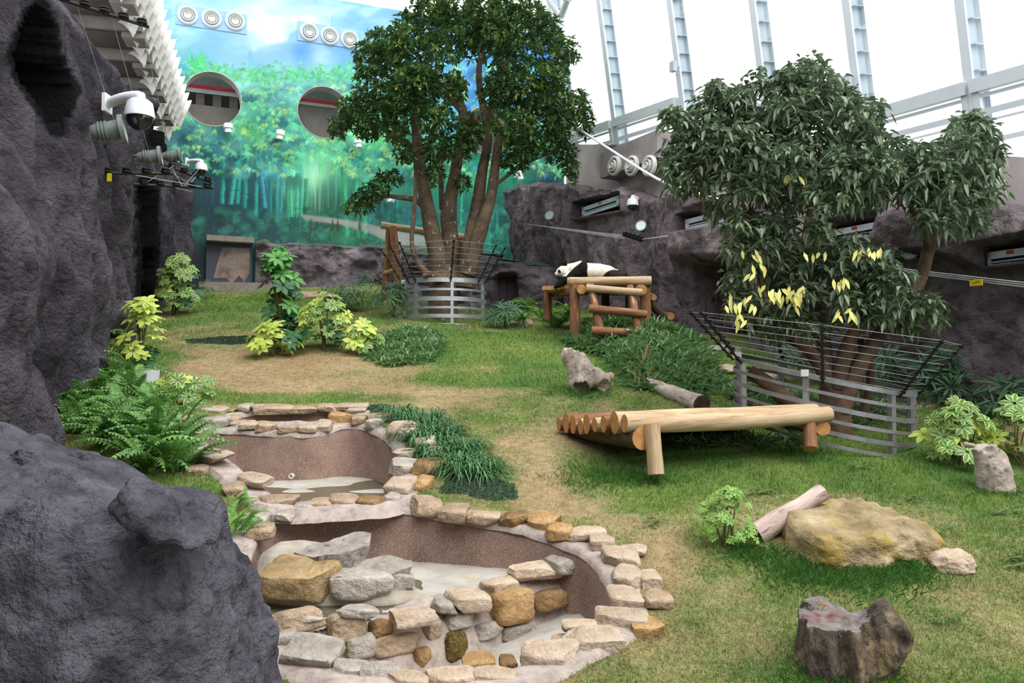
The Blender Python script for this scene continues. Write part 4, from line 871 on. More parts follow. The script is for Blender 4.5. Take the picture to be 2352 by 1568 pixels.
def log(name, parent, p0, p1, r0, r1, m=M_PEEL, cut=M_CUT, bend=0., n=14, bump=.06, label=None, cat=None, group=None, ends=True, mid=None, rings=10):
    p0, p1 = np.asarray(p0, float), np.asarray(p1, float); L = np.linalg.norm(p1-p0); R = frame(p1-p0); lseed[0] += 1
    t = np.linspace(0, 1, rings); P = np.stack([bend*np.sin(PI*t)*0, t*L, bend*np.sin(PI*t)], 1); r = r0+(r1-r0)*t
    if mid is not None: r = np.interp(t, np.linspace(0, 1, len(mid)), mid)
    V, F = tube(P, r, n, False, bump, lseed[0], 4.); me = mesh(name, V, F, m)
    o = inst(name, me, parent, p0, Matrix(R.tolist()), label=label, cat=cat, group=group)
    if ends:
        for e, (i0, sgn) in enumerate(((0, -1), (len(t)-1, 1))):
            ring = V[i0*n:(i0+1)*n]; c = ring.mean(0); inn = c+(ring-c)*.5+np.array([0, .004*sgn, 0])
            VV = np.concatenate([ring+np.array([0, .002*sgn, 0]), inn, [c+np.array([0, .006*sgn, 0])]]); FF = []
            for j in range(n):
                k = (j+1) % n; a = [(j, k, n+k, n+j), (n+j, n+k, 2*n)]
                FF += [f if sgn < 0 else f[::-1] for f in a]
            e_ = bpy.data.objects.new('cut_end', mesh('cut_end', VV, FF, cut)); COL.objects.link(e_); e_.parent = o
    return o

# log bench
bench = thing('log_bench', 'low bench of peeled logs laid side by side on short posts', 'bench', Gp(1560, 1040))
ends = [(1434, 972, 21), (1411, 970, 26), (1386, 974, 19), (1366, 976, 17), (1347, 974, 23), (1333, 979, 18), (1316, 975, 22), (1300, 971, 22), (1283, 974, 16)]
# the logs run towards the right-hand rear, each one further back
a0 = at(1434, 972, 8.75); a1 = at(1905, 951, 9.35)
for k, (px, py, r) in enumerate(ends):
    D = 8.75+.20*k; p = at(px, py, D); q = p+(a1-a0)*(1.0-.01*k)+np.array([.02*(k % 3), 0, 0]); rr = r*D/FPX
    log('log', bench, p, q, rr*1.02, rr*.95, M_PEEL if k in (0, 1, 3, 5) else M_BARK, bend=.0 if k else -.03)
log('crossbeam', bench, at(1476, 1006, 8.7), at(1330, 985, 10.3), .125, .12, M_DKBARK); log('crossbeam', bench, at(1890, 983, 9.3), at(1800, 965, 11), .085, .085, M_DKBARK)
log('leg', bench, at(1507, 1090, 8.62), at(1497, 975, 8.72), .085, .085, M_PEEL); log('leg', bench, at(1862, 1030, 9.15), at(1858, 965, 9.3), .075, .07, M_BARK)
log('leg', bench, at(1395, 1010, 10.2)-np.array([0, 0, .1]), at(1390, 975, 10.3), .08, .08, M_DKBARK)

# panda platform
plat = thing('log_platform', 'raised platform of brown logs with a ladder and ramp under the panda', 'platform', Gp(1380, 770))
YP = 16.2
log('rail', plat, at(1308, 646, YP), at(1495, 645, YP), .088, .095, M_PEEL); log('rail', plat, at(1303, 646, YP+.22), at(1490, 646, YP+.22), .085, .09, M_PEEL)
log('leg', plat, at(1321, 792, YP-.02), at(1320, 655, YP+.02), .105, .1, M_BARK); log('leg', plat, at(1484, 772, YP+.1), at(1482, 655, YP+.1), .11, .1, M_BARK)
log('leg', plat, at(1258, 735, 17.6), at(1258, 672, 17.6), .085, .08, M_BARK); log('leg', plat, at(1392, 748, 17.7), at(1390, 672, 17.7), .09, .085, M_DKBARK); log('leg', plat, at(1440, 750, 18.), at(1440, 672, 18.), .04, .04, M_DKBARK)
log('beam', plat, at(1336, 664, YP-.22), at(1262, 676, 18.0), .095, .09, M_BARK); log('beam', plat, at(1474, 665, YP-.2), at(1420, 664, 18.0), .105, .1, M_BARK)
log('beam', plat, at(1258, 668, 17.75), at(1440, 664, 17.9), .09, .09, M_DKBARK)
log('rung', plat, at(1346, 661, YP-.42), at(1474, 672, YP-.42), .072, .072, M_PEEL); log('rung', plat, at(1353, 708, YP-.62), at(1485, 722, YP-.62), .075, .078, M_BARK); log('rung', plat, at(1359, 758, YP-.82), at(1495, 768, YP-.82), .075, .08, M_BARK)
log('ladder_pole', plat, at(1383, 775, YP-.72), at(1355, 652, YP-.28), .078, .07, M_BARK); log('ladder_pole', plat, at(1470, 778, YP-.72), at(1447, 657, YP-.28), .075, .07, M_BARK)
rgd = np.random.default_rng(8)
for k in range(15):                        # deck poles, ends to the viewer at the left side
    px = 1250+k*5.6; yy = 17.0-.035*k+rgd.normal()*.02; p = at(px, 662-.9*k*.55+rgd.normal()*.6, yy); log('deck_pole', plat, p, p+np.array([.22, 1.25, .0]), .045, .045, M_PEEL, n=9, rings=4)
zd = at(1400, 650, YP)[2]
for k in range(13):
    x = at(1338, 650, YP)[0]+k*.098; log('deck_pole', plat, (x, YP+.05, zd-.07), (x+.02, YP+1.7, zd-.03), .05, .05, M_BARK, n=9, rings=4)
ramp = [((1488, 690), (1555, 762), 16.7, 17.2), ((1480, 715), (1530, 765), 16.9, 17.4)]
for a_, b_, y0, y1 in ramp: log('ramp_pole', plat, at(*a_, y0), at(*b_, y1), .085, .08, M_DKBARK)
log('ramp_rung', plat, at(1502, 683, 16.4), at(1488, 677, 17.3), .06, .06, M_BARK); log('ramp_rung', plat, at(1541, 726, 16.7), at(1520, 722, 17.6), .075, .07, M_BARK); log('ramp_rung', plat, at(1580, 768, 16.6), at(1560, 764, 17.4), .06, .06, M_BARK)

# A-frame of logs behind the ringed tree
swing = thing('log_climbing_structure', 'tall log A-frame with crossbar behind the ringed tree', 'climbing frame', at(890, 690, 22))
YS = 21.8
log('crossbar', swing, at(876, 517, YS), at(1068, 545, YS), .095, .095, M_PEEL)
log('leg', swing, at(884, 694, YS+.3), at(896, 520, YS+.05), .12, .1, M_BARK); log('leg', swing, at(917, 684, YS-.35), at(903, 522, YS-.1), .115, .1, M_BARK)
log('rung', swing, at(884, 627, YS+.1), at(912, 618, YS-.2), .055, .055, M_PEEL); log('rung', swing, at(882, 662, YS+.2), at(916, 654, YS-.2), .055, .055, M_BARK)
log('leg', swing, at(1078, 700, YS), at(1062, 545, YS), .1, .09, M_BARK); log('leg', swing, at(1062, 702, YS+.4), at(1060, 548, YS), .1, .09, M_BARK)

# loose logs and stumps
def sdf_obj(name, fn, lo, hi, step, m, label, cat, col=None):
    V, F = surfnet(fn, lo, hi, step); return obj(name, V, F, m, label=label, cat=cat)
def D_of(px, py): return Gp(px, py)[1]
Dd = D_of(1345, 893)
def knuckle(X, Y, Z):
    top, b1, b2 = at(1316, 815, Dd+.05), at(1335, 880, Dd-.1), at(1382, 880, Dd+.05); mid = at(1333, 850, Dd)
    d = caps(X, Y, Z, top, mid, .185, .18); d = smin(d, caps(X, Y, Z, mid, b1, .17, .17), .08); d = smin(d, caps(X, Y, Z, mid, b2, .17, .15), .08)
    e = at(1400, 865, Dd+.2); d = smin(d, caps(X, Y, Z, at(1375, 872, Dd), e, .08, .06), .05)
    hol = np.minimum(caps(X, Y, Z, b1+np.array([0, -.04, -.05]), at(1330, 905, Dd-.45), .11, .14), caps(X, Y, Z, at(1390, 886, Dd-.06), at(1404, 905, Dd-.45), .09, .13)); d = np.maximum(d, -hol)
    d = np.maximum(d, (Z-top[2])*.9+(X-top[0])*.25-.06)
    return d+.03*fbm(X*9, Y*9, Z*2.5, 4, 3)
c = at(1345, 850, Dd); sdf_obj('forked_log', knuckle, c-np.array([.7, .55, .5]), c+np.array([.7, .6, .5]), .02, M_GREYWOOD, 'pale weathered forked log standing on the lawn before the platform', 'log')
log('fallen_log', None, Gp(1492, 893)+np.array([0, .1, .07]), Gp(1612, 944)+np.array([0, -.02, .09]), .105, .125, M_GREYWOOD, M_DKBARK, bump=.14, label='grey fallen log lying below the bamboo heap', cat='log')
lean0, lean1 = Gp(1742, 1250)+np.array([0, .1, .06]), at(1888, 1130, 7.55)
log('leaning_log', None, lean0, lean1, .13, .085, mat('pinkish_dead_log', A('cdb8ae', .95), A('9a8478', .95), rough=.9, scale=2.4, stretch=(5, 1, 5), bump=.6, bscale=9, bdist=.02, c3=A('6f5048', .95), scale3=4, lim3=(.6, .75)), M_DKBARK, bump=.13, label='pale pinkish dead log leaning on the ochre boulder', cat='log', mid=[.11, .105, .1, .085, .08, .085])
# dark round stump behind the boulder
def stump(name, px, py, w, h, label, m=M_STUMP, lean=(0, 0), D=None, top=M_STUMPTOP, seed=1, rough=.09, flare=1.15):
    base = Gp(px, py) if D is None else at(px, py, D); k = base[1]/FPX; r = w*k/2; H = h*k; n = 40; rows = 12; V = []
    for i in range(rows):
        t = i/(rows-1); rr = r*(flare-(flare-1)*min(1, t*1.6)); c = base+np.array([lean[0]*t*k, lean[1]*t*k, -.1+(H+.1)*t])
        for j in range(n):
            a = 2*PI*j/n; f_ = 1+rough*fbm(math.cos(a)*2+seed, math.sin(a)*2, t*1.2, seed, 4)+.05*abs(math.sin(a*4+seed)); V.append(c+np.array([rr*f_*math.cos(a), rr*f_*math.sin(a), 0]))
    F = grid = []
    for i in range(rows-1):
        for j in range(n): q = (j+1) % n; F.append((i*n+j, i*n+q, (i+1)*n+q, (i+1)*n+j))
    s = thing(name, label, 'stump', base); obj('bark', V, F, m, s)
    ring = np.array(V[-n:]); c = ring.mean(0); P = [ring+np.array([0, 0, .002])]
    for f_ in (.8, .55, .3): q = c+(ring-c)*f_; q[:, 2] += .02*fbm(q[:, 0]*9, q[:, 1]*9, 0, seed, 3)+.006; P.append(q)
    P = np.concatenate(P+[[c+np.array([0, 0, .01])]]); F = []
    for i in range(3):
        for j in range(n): q = (j+1) % n; F.append((i*n+j, i*n+q, (i+1)*n+q, (i+1)*n+j))
    for j in range(n): F.append((3*n+j, 3*n+(j+1) % n, 4*n))
    obj('sawn_top', P, F, top, s); return s, base, k
stump('round_stump', 2074, 1250, 66, 64, 'dark sawn stump standing behind the ochre boulder', D=8.0, seed=3)
# foreground stump with a broken side limb
Df = D_of(1920, 1548)
def fstump(X, Y, Z):
    b, t = at(1912, 1570, Df+.1), at(1912, 1430, Df+.1); d = caps(X, Y, Z, b, t, .245, .205)
    a = np.arctan2(Y-b[1], X-b[0]); d = d-.02*np.sin(a*5+1.)-.016*np.sin(a*9)
    d = np.maximum(d, (Z-at(1912, 1428, Df)[2])-.05*(X-b[0])-.16*(Y-b[1]))
    l0, l1 = at(1985, 1530, Df+.05), at(2050, 1435, Df-.0); e = caps(X, Y, Z, l0, l1, .15, .155); nn = (l1-l0)/np.linalg.norm(l1-l0)+np.array([.75, 0, -.15]); nn /= np.linalg.norm(nn)
    e = np.maximum(e, (X-l1[0])*nn[0]+(Y-l1[1])*nn[1]+(Z-l1[2])*nn[2]-.05); d = smin(d, e, .06)
    ch = at(1870, 1398, Df+.28); d = smin(d, ell(X, Y, Z, ch, (.1, .06, .09)), .03)
    return d+.018*fbm(X*10, Y*10, Z*4, 14, 4)+.012*fbm(X*22, Y*22, Z*14, 15, 2)
c = at(1940, 1480, Df); V, F = surfnet(fstump, c-np.array([.55, .5, .45]), c+np.array([.6, .65, .4]), .013)
nzv = np.zeros(len(V)); fs = thing('sawn_stump', 'big rough sawn stump with broken side limb in front on the lawn', 'stump', c-np.array([0, 0, .3]))
fc = V[F].mean(1); fn_ = np.cross(V[F[:, 2]]-V[F[:, 0]], V[F[:, 3]]-V[F[:, 1]]); fn_ /= np.linalg.norm(fn_, axis=1)[:, None]+1e-12
bq = at(1912, 1570, Df+.1); zt = at(1912, 1428, Df)[2]; tp = (np.abs(fn_[:, 2]) > .6) & (fc[:, 2] > zt-.10) & (np.hypot(fc[:, 0]-bq[0], fc[:, 1]-bq[1]) < .235) & (fc[:, 2] < zt+.09)
obj('bark', V, F[~tp], M_STUMP, fs)
ut = np.unique(F[tp]); rt = -np.ones(len(V), int); rt[ut] = np.arange(len(ut)); Vt = V[ut]
red = np.exp(-(((Vt[:, 0]-bq[0]+.05-.35*(Vt[:, 1]-bq[1]))*9)**2+((Vt[:, 1]-bq[1])*11)**2))*np.clip(.6+.8*fbm(Vt[:, 0]*25, Vt[:, 1]*25, 0, 3, 2), 0, 1); colt = np.ones((len(Vt), 3))*(1-red[:, None])+red[:, None]*np.array([1.15, .38, .36])
obj('sawn_top', Vt, rt[F[tp]], mat('stump_top_red_mark', A('938a86', 1.25), A('625a56', 1.25), rough=.9, scale=14, detail=8, attr=True, bump=.5, bscale=24), fs, col=colt)
# upright hollow stump at the right edge
Dr = D_of(2288, 1122)
def hollow(X, Y, Z):
    p = [at(2292, 1135, Dr), at(2283, 1080, Dr), at(2268, 1030, Dr+.02)]; d = smin(caps(X, Y, Z, p[0], p[1], .185, .16), caps(X, Y, Z, p[1], p[2], .16, .15), .05)
    d = np.maximum(d, (Z-at(2268, 1016, Dr)[2])-.55*(X-p[2][0])*(X < p[2][0])+.75*(X-p[2][0])*(X > p[2][0]))
    h = at(2275, 1033, Dr-.15); d = np.maximum(d, -ell(X, Y, Z, h, (.035, .1, .05), roty(.5))); k = at(2228, 1022, Dr); d = smin(d, ell(X, Y, Z, k, (.04, .09, .025)), .05)
    return d+.014*fbm(X*8, Y*8, Z*4, 24, 4)+.008*fbm(X*25, Y*25, Z*9, 25, 2)
c = at(2275, 1070, Dr); sdf_obj('hollow_stump', hollow, c-np.array([.4, .35, .4]), c+np.array([.4, .35, .4]), .014, M_GREYWOOD, 'upright grey stump with a round hole beside the variegated bush', 'stump')

# ================================================================ panda
YPD = 16.75
def pp(px, py, dy=0.): return at(px, py, YPD)+np.array([0, dy, 0])
K = YPD/FPX
def panda_sdf(X, Y, Z):
    E = lambda px, py, r, dy=0., R=None: ell(X, Y, Z, pp(px, py, dy*K), np.asarray(r)*K, R)
    C = lambda a, b, ra, rb: caps(X, Y, Z, pp(a[0], a[1], a[2]*K), pp(b[0], b[1], b[2]*K), ra*K, rb*K)
    d = C((1337, 622, 0), (1395, 627, 0), 19.5, 17.5)
    d = smin(d, E(1336, 619, (17, 17, 18.5)), 6*K); d = smin(d, E(1403, 631, (17, 18, 14.5)), 8*K); d = smin(d, E(1370, 625, (30, 20, 18)), 8*K)
    d = smin(d, C((1304, 617, -3), (1330, 616, 0), 11, 15), 6*K)
    hd = E(1295, 621, (12.5, 13, 12.6), -5); hd = smin(hd, E(1288, 625, (11, 11.5, 10), -5.5), 4*K); hd = smin(hd, C((1284, 627, -6), (1277.5, 630, -6.5), 6.8, 4.6), 3*K); hd = smin(hd, E(1297, 628, (9, 12.5, 8.5), -6), 4*K)
    d = smin(d, hd, 4*K)
    for s in (-1, 1): d = smin(d, E(1296.5+(.5 if s > 0 else 0), 605.5-(0 if s < 0 else -1), (5.2, 3.4, 5.6), -5+8.5*s), 1.2*K)
    for s in (-1, 1):
        d = smin(d, C((1322, 629, 12*s), (1300, 642, 13*s), 10, 8.5), 5*K); d = smin(d, C((1300, 642, 13*s), (1283, 655, 12*s), 8.5, 6.5), 3*K); d = smin(d, E(1279, 658, (6.5, 6.5, 4.5), 12*s), 3*K)
        d = smin(d, C((1402, 634, 13*s), (1424, 637, 17*s), 11.5, 8.5), 5*K); d = smin(d, C((1424, 637, 17*s), (1434, 632, 18*s), 7, 5.5), 3*K)
    d = smin(d, E(1416, 622, (5, 5, 4)), 3*K)
    return d+.004*fbm(X*18, Y*18, Z*18, 3, 2)
c = pp(1355, 628); V, F = surfnet(panda_sdf, c-np.array([.75, .36, .36]), c+np.array([.75, .36, .28]), .0105)
px, py = proj(V); dy = (V[:, 1]-YPD)/K
W_, Bk = np.array(A('efe6d6', 1.05)), np.array([.012, .011, .011])
sh = smooth(-1.5, 1.5, px-np.interp(py, [600, 604, 615, 628, 645], [1336, 1332, 1318, 1305, 1292]))*smooth(1.2, -1.2, px-1349.5-.6*np.sin(py*.3))
fore = ((px < 1325) & (py > 634+smooth(1296, 1284, px)*6) & (np.abs(dy) > 2)).astype(float)
hind = smooth(1.2, -1.2, ((px-1411)/20.)**2*1.0+((py-642)/17.)**2-1.0+.0)*8; hind = np.clip(hind, 0, 1); hind = np.maximum(hind, (px > 1422).astype(float)*(py > 624))
ear = smooth(611.5, 609.5, py)*(px < 1303)*(px > 1288)
eye = 0
for s in (-1, 1):
    e = ((px-1284.8)/3.4)**2+((py-623.2-.5*(px-1284.8))/4.2)**2; eye = np.maximum(eye, smooth(1.3, .8, e)*((dy+5.5)*s > 2.5))
nose = smooth(1.2, .8, ((px-1273.8)/2.6)**2+((py-631)/2.4)**2); mouth = smooth(1.2, .7, ((px-1281)/5)**2+((py-636.2+.25*(px-1281))/1.0)**2)*.6
bk = np.clip(np.maximum.reduce([sh*((px > 1296) | (py > 634)), fore, hind, ear, eye, nose, mouth]), 0, 1)
warm = .12*smooth(.2, .9, fbm(V[:, 0]*6, V[:, 1]*6, V[:, 2]*6, 9, 3))+.18*np.exp(-((px-1385)/28)**2)*smooth(612, 635, py)
wc = W_*(1-warm[:, None])+np.array(A('c9a274', 1.05))*warm[:, None]; colp = wc*(1-bk[:, None])+Bk*bk[:, None]
colp = np.where(((px > 1400) & (bk > .5))[:, None], colp+np.array([.018, .011, .007]), colp)
M_FUR = mat('panda_fur', (1, 1, 1), (.9, .9, .9), rough=1, scale=30, attr=True, bump=.5, bscale=70, bdist=.012, spec=.1)
panda = thing('giant_panda', 'black and white giant panda lying on the log platform', 'panda', pp(1355, 645))
obj('body', V, F, M_FUR, panda, col=colp)
M_EYE = mat('dark_eye', (.01, .008, .006), (.008, .006, .005), rough=.1, spec=.6)
for s in (-1, 1):
    V, F = lathe([(.0005, -1), (.6, -.8), (1, 0), (.6, .8), (.0005, 1)], 10, (0, 1, 0)); obj('eye', V*.011+pp(1284.2, 623, (-5.5+10.2*s)*K), F, M_EYE, panda)
# ================================================================ tree rings of steel
M_STEEL = mat('brushed_steel', A('c8ccd0', .95), A('a8adb2', .95), rough=.35, metal=.75, scale=6, stretch=(1, 1, 8), spec=.5)
M_STEEL2 = mat('dull_steel', A('a0a0a2', .95), A('868688', .95), rough=.45, metal=.6, scale=6, spec=.5)
M_BLACKP = mat('black_plastic', (.012, .012, .014), (.009, .009, .01), rough=.5)
M_WIRE = mat('thin_wire', A('c4c4c6'), A('a0a0a2'), rough=.5)
M_BOXP = mat('white_box', A('e6e6e4', 1.), A('d8d8d6', 1.), rough=.5)
INSUL = mesh('insulator', *(lambda r: (r[0], r[1]))(lathe([(.001, -.022), (.02, -.02), (.034, -.012), (.034, -.004), (.02, 0), (.03, .006), (.03, .014), (.001, .02)], 8, (0, 0, 1))), M_BLACKP)
def tree_ring(name, label, C, R, bot, H, rails, posts, poles, plen, m, levels, out=.8, boxes=()):
    """bot(x, y): height of the lowest rail; poles: angles; -90 degrees faces the viewer"""
    t = thing(name, label, 'tree guard', (C[0], C[1], float(bot(C[0], C[1]))))
    th = np.linspace(0, 2*PI, 61)[:-1]
    for f_, wd in rails:
        V = []; F = []
        for i, a in enumerate(th):
            for (rr, dz) in ((R, -wd/2), (R+.008, -wd/2), (R+.008, wd/2), (R, wd/2)):
                x, y = C[0]+rr*math.cos(a), C[1]+rr*math.sin(a); V.append((x, y, bot(x, y)+f_*H+dz))
        n = len(th)
        for i in range(n):
            k = (i+1) % n
            for j in range(4): F.append((i*4+j, k*4+j, k*4+(j+1) % 4, i*4+(j+1) % 4))
        obj('rail', V, F, m, t, flat=True)
    for a in posts:
        a = math.radians(a); x, y = C[0]+(R-.03)*math.cos(a), C[1]+(R-.03)*math.sin(a); z = bot(x, y); b_ = MB(); b_.box((x, y, z+H/2-.1), (.065, .065, H+.22), rotz(a)); b_.obj('post', m, t)
    P = []
    for a in poles:
        a = math.radians(a); x, y = C[0]+R*math.cos(a), C[1]+R*math.sin(a); p0 = np.array([x, y, bot(x, y)+H-.05]); dr = np.array([math.cos(a)*out, math.sin(a)*out, 1.]); dr /= np.linalg.norm(dr)
        b_ = MB(); b_.tube([p0, p0+dr*plen], .014, 6); po = b_.obj('electric_pole', M_BLACKP, t); lv = []
        for k in range(levels):
            q = p0+dr*plen*(.12+.86*k/(levels-1)); lv.append(q+dr*.0)
            o = inst('insulator', INSUL, None, (0, 0, 0)); o.parent = po; o.location = tuple(q-wl(po)+np.array([math.cos(a)*-.012, math.sin(a)*-.012, -.01])); o.rotation_euler = (0, .7, a)
        P.append(lv)
    order = np.argsort([a % 360 for a in poles])
    for k in range(levels):
        b_ = MB(); pts = [P[i][k] for i in order]+[P[order[0]][k]]
        for q in range(len(pts)-1): b_.tube([pts[q], pts[q+1]], .0024, 4, False)
        b_.obj('wire', M_WIRE, t)
    for (a, dz) in boxes:
        a = math.radians(a); x, y = C[0]+(R+.02)*math.cos(a), C[1]+(R+.02)*math.sin(a); b_ = MB(); b_.box((x, y, bot(x, y)+H+dz), (.09, .07, .08), rotz(a)); b_.obj('junction_box', M_BOXP, t)
    return t
C1 = at(1022, 700, 19.4)[:2]; zb1 = at(1022, 744, 18.43)[2]; H1 = at(1022, 642, 18.43)[2]-zb1
RA = [(0, .05), (.19, .085), (.38, .05), (.58, .095), (.79, .05), (1., .095)]
ring1 = tree_ring('tree_guard_ring', 'bright steel ring guard around the large centre tree', C1, .97, lambda x, y: zb1+0*x, H1, RA, (-130, -76, -17, -178, 135, 53, 95), (190, 218, 232, 150, -78, -35, -18, 30, 75, 110), 1.02, M_STEEL, 7, .62, ((-165, .03),))
C2 = at(1888, 900, 10.6)[:2]
def bot2(x, y): return 2.44-.19*(x-C2[0])+.13*(y-C2[1])
RB = [(0, .04), (.19, .05), (.38, .04), (.58, .055), (.79, .04), (1., .055)]
ring2 = tree_ring('tree_guard_ring', 'dull tilted steel ring guard around the multi-stemmed tree near the mauve wall', C2, 1.09, bot2, .74, RB, (-65, -8, -120, -172, 150, 100, 40, -15), (-60, -15, -170, 165, 140, 95, 45, -110), .86, M_STEEL2, 8, .85, ((-175, .05), (-120, .03)))

# ================================================================ trees
M_TRUNK = mat('tree_bark', A('84705a', 1.35), A('524234', 1.35), rough=.9, scale=3, detail=7, bump=.7, bscale=12, bdist=.03, c3=A('b8b0a4', 1.2), scale3=9, lim3=(.64, .74))
M_TRUNK2 = mat('dark_tree_bark', A('6b5444', .9), A('43352b', .9), rough=.9, scale=3, detail=7, bump=.7, bscale=14, bdist=.03)
M_LEAF = mat('tree_leaf', (1, 1, 1), (.85, .85, .85), rough=.4, scale=3, attr=True, spec=.45, trans=.2)
M_LEAFS = mat('plant_leaf', (1, 1, 1), (.88, .88, .88), rough=.45, scale=4, attr=True, spec=.4, trans=.25, rand=.14)
def leaves(base, dirs, L, W, col, fold=.25, droop=.2, up=None):
    """n leaves as two-quad blades; base, dirs: (n,3); returns V, F, C"""
    n = len(base); d = dirs/np.linalg.norm(dirs, axis=1)[:, None]; upv = np.array([0, 0, 1.]) if up is None else up
    s = np.cross(d, upv+np.zeros_like(d)); s /= np.linalg.norm(s, axis=1)[:, None]+1e-9; u = np.cross(s, d); L = np.broadcast_to(L, n)[:, None]; W = np.broadcast_to(W, n)[:, None]
    def pt(t, w): return base+d*L*t+s*W*w+u*W*abs(w)*fold-np.array([0, 0, 1.])*L*droop*t*t
    V = np.stack([pt(0, 0), pt(.35, -.5), pt(.72, -.36), pt(1, 0), pt(.72, .36), pt(.35, .5)], 1).reshape(-1, 3); i = np.arange(n)[:, None]*6
    F = np.concatenate([i+np.array([[0, 3, 2, 1]]), i+np.array([[0, 5, 4, 3]])]); C = np.repeat(col, 6, 0); return V, F, C
def rosettes(p, ax, nl, L, W, rg, tilt=(1.0, 1.5), jit=.25):
    m = len(p); ax = ax/np.linalg.norm(ax, axis=1)[:, None]; a = rg.random(m)[:, None]*6.28+np.arange(nl)[None]*2*PI/nl+rg.normal(size=(m, nl))*jit
    ref = np.where(np.abs(ax[:, 2:3]) > .9, np.array([[1., 0, 0]]), np.array([[0, 0, 1.]])); e1 = np.cross(ax, ref); e1 /= np.linalg.norm(e1, axis=1)[:, None]; e2 = np.cross(ax, e1)
    ph = rg.uniform(tilt[0], tilt[1], (m, nl)); d = ax[:, None]*np.cos(ph)[..., None]+(e1[:, None]*np.cos(a)[..., None]+e2[:, None]*np.sin(a)[..., None])*np.sin(ph)[..., None]
    return np.repeat(p, nl, 0), d.reshape(-1, 3), L*rg.uniform(.7, 1.15, m*nl), W*rg.uniform(.8, 1.15, m*nl)
def cluster_points(cl, Yc, depth, rg, dens, per_px=.018, cx=None, cy=None, rx=None, ry=None):
    P, O = [], []
    for (px, py, ax, ay) in cl:
        rho = min(.95, math.hypot((px-cx)/rx, (py-cy)/ry)); dy = depth*math.sqrt(1-rho*rho)
        for sgn in (-1, 1):
            Y = Yc+sgn*dy*rg.uniform(.35, .95); n = max(5, int(ax*ay*per_px*dens)); c = at(px, py, Y); k = Y/FPX
            q = rg.normal(size=(n, 3)); q /= np.linalg.norm(q, axis=1)[:, None]; rr = rg.random(n)[:, None]**.4; r = np.array([ax*k, (ax+ay)*.5*k, ay*k])*1.03
            P.append(c+q*rr*r); O.append(q*.7+np.array([0, 0, .75])+rg.normal(size=(n, 3))*.25)
    return np.concatenate(P), np.concatenate(O)
def branch(t, name, pts, m, n=10, bump=.07, seg=None):
    """pts: (px, py, Y, half width px)"""
    P = np.array([at(a, b_, y) for a, b_, y, _ in pts]); r = np.array([w*y/FPX for _, _, y, w in pts]); k = seg or max(8, len(pts)*5)
    PP = spline(P, k); rr = np.interp(np.linspace(0, 1, k), np.linspace(0, 1, len(r)), r); V, F = tube(PP, rr, n, True, bump, len(pts), 5); return obj(name, V, F, m, t)
rgt = np.random.default_rng(21)
tree1 = thing('broadleaf_tree', 'large dense broadleaf tree inside the bright steel ring before the mural', 'tree', at(1020, 742, 19.4))
y = 19.4
for nm, pts in [('trunk', [(1015, 760, y, 46), (1018, 690, y, 42), (1022, 650, y, 44), (1030, 610, y, 40)]), ('stem', [(1010, 660, y, 30), (1008, 600, y, 28), (990, 520, y-.1, 23), (972, 420, y-.2, 17), (960, 330, y-.3, 14), (955, 250, y-.4, 11), (930, 160, y-.5, 6)]),
                ('stem', [(1030, 650, y+.1, 26), (1036, 570, y+.1, 24), (1030, 490, y+.1, 23), (1045, 400, y, 17), (1058, 310, y-.1, 14), (1064, 255, y-.1, 12), (1045, 215, y-.2, 10), (1025, 170, y-.3, 7)]),
                ('stem', [(1068, 660, y-.1, 30), (1078, 580, y-.1, 25), (1095, 480, y-.1, 19), (1108, 390, y-.1, 15), (1120, 310, y, 13), (1100, 180, y+.2, 9), (1108, 100, y+.2, 6), (1100, 40, y+.2, 4)]),
                ('stem', [(1074, 630, y-.2, 24), (1110, 510, y-.3, 19), (1130, 440, y-.3, 15), (1140, 360, y-.3, 13), (1155, 300, y-.4, 12), (1200, 282, y-.5, 9), (1250, 250, y-.6, 5)]),
                ('branch', [(1020, 640, y-.3, 14), (985, 630, y-.5, 12), (962, 605, y-.6, 8), (946, 560, y-.6, 7), (951, 490, y-.6, 6), (955, 400, y-.6, 6), (950, 290, y-.6, 7), (945, 230, y-.6, 4)]),
                ('branch', [(975, 400, y-.2, 10), (945, 340, y-.1, 11), (905, 312, y, 9), (872, 290, y, 6), (830, 275, y, 3)]), ('branch', [(985, 495, y-.1, 9), (960, 462, y-.2, 9), (915, 453, y-.3, 7), (880, 450, y-.3, 3)]),
                ('branch', [(1120, 320, y, 9), (1135, 200, y+.1, 8), (1180, 110, y+.2, 6), (1200, 50, y+.2, 3)]), ('branch', [(1062, 260, y-.1, 8), (1010, 190, y+.4, 6), (1000, 100, y+.5, 4)]), ('branch', [(1015, 480, y+.3, 8), (1012, 380, y+.4, 7), (1020, 330, y+.5, 5)]),
                ('branch', [(1130, 430, y-.3, 6), (1200, 380, y-.4, 4), (1270, 350, y-.4, 2)]), ('branch', [(1015, 640, y-.6, 9), (985, 632, y-.9, 7), (970, 632, y-1.0, 6)])]:
    branch(tree1, nm, [(a_, b_, c_, w_*.8) for a_, b_, c_, w_ in pts], M_TRUNK, 12)
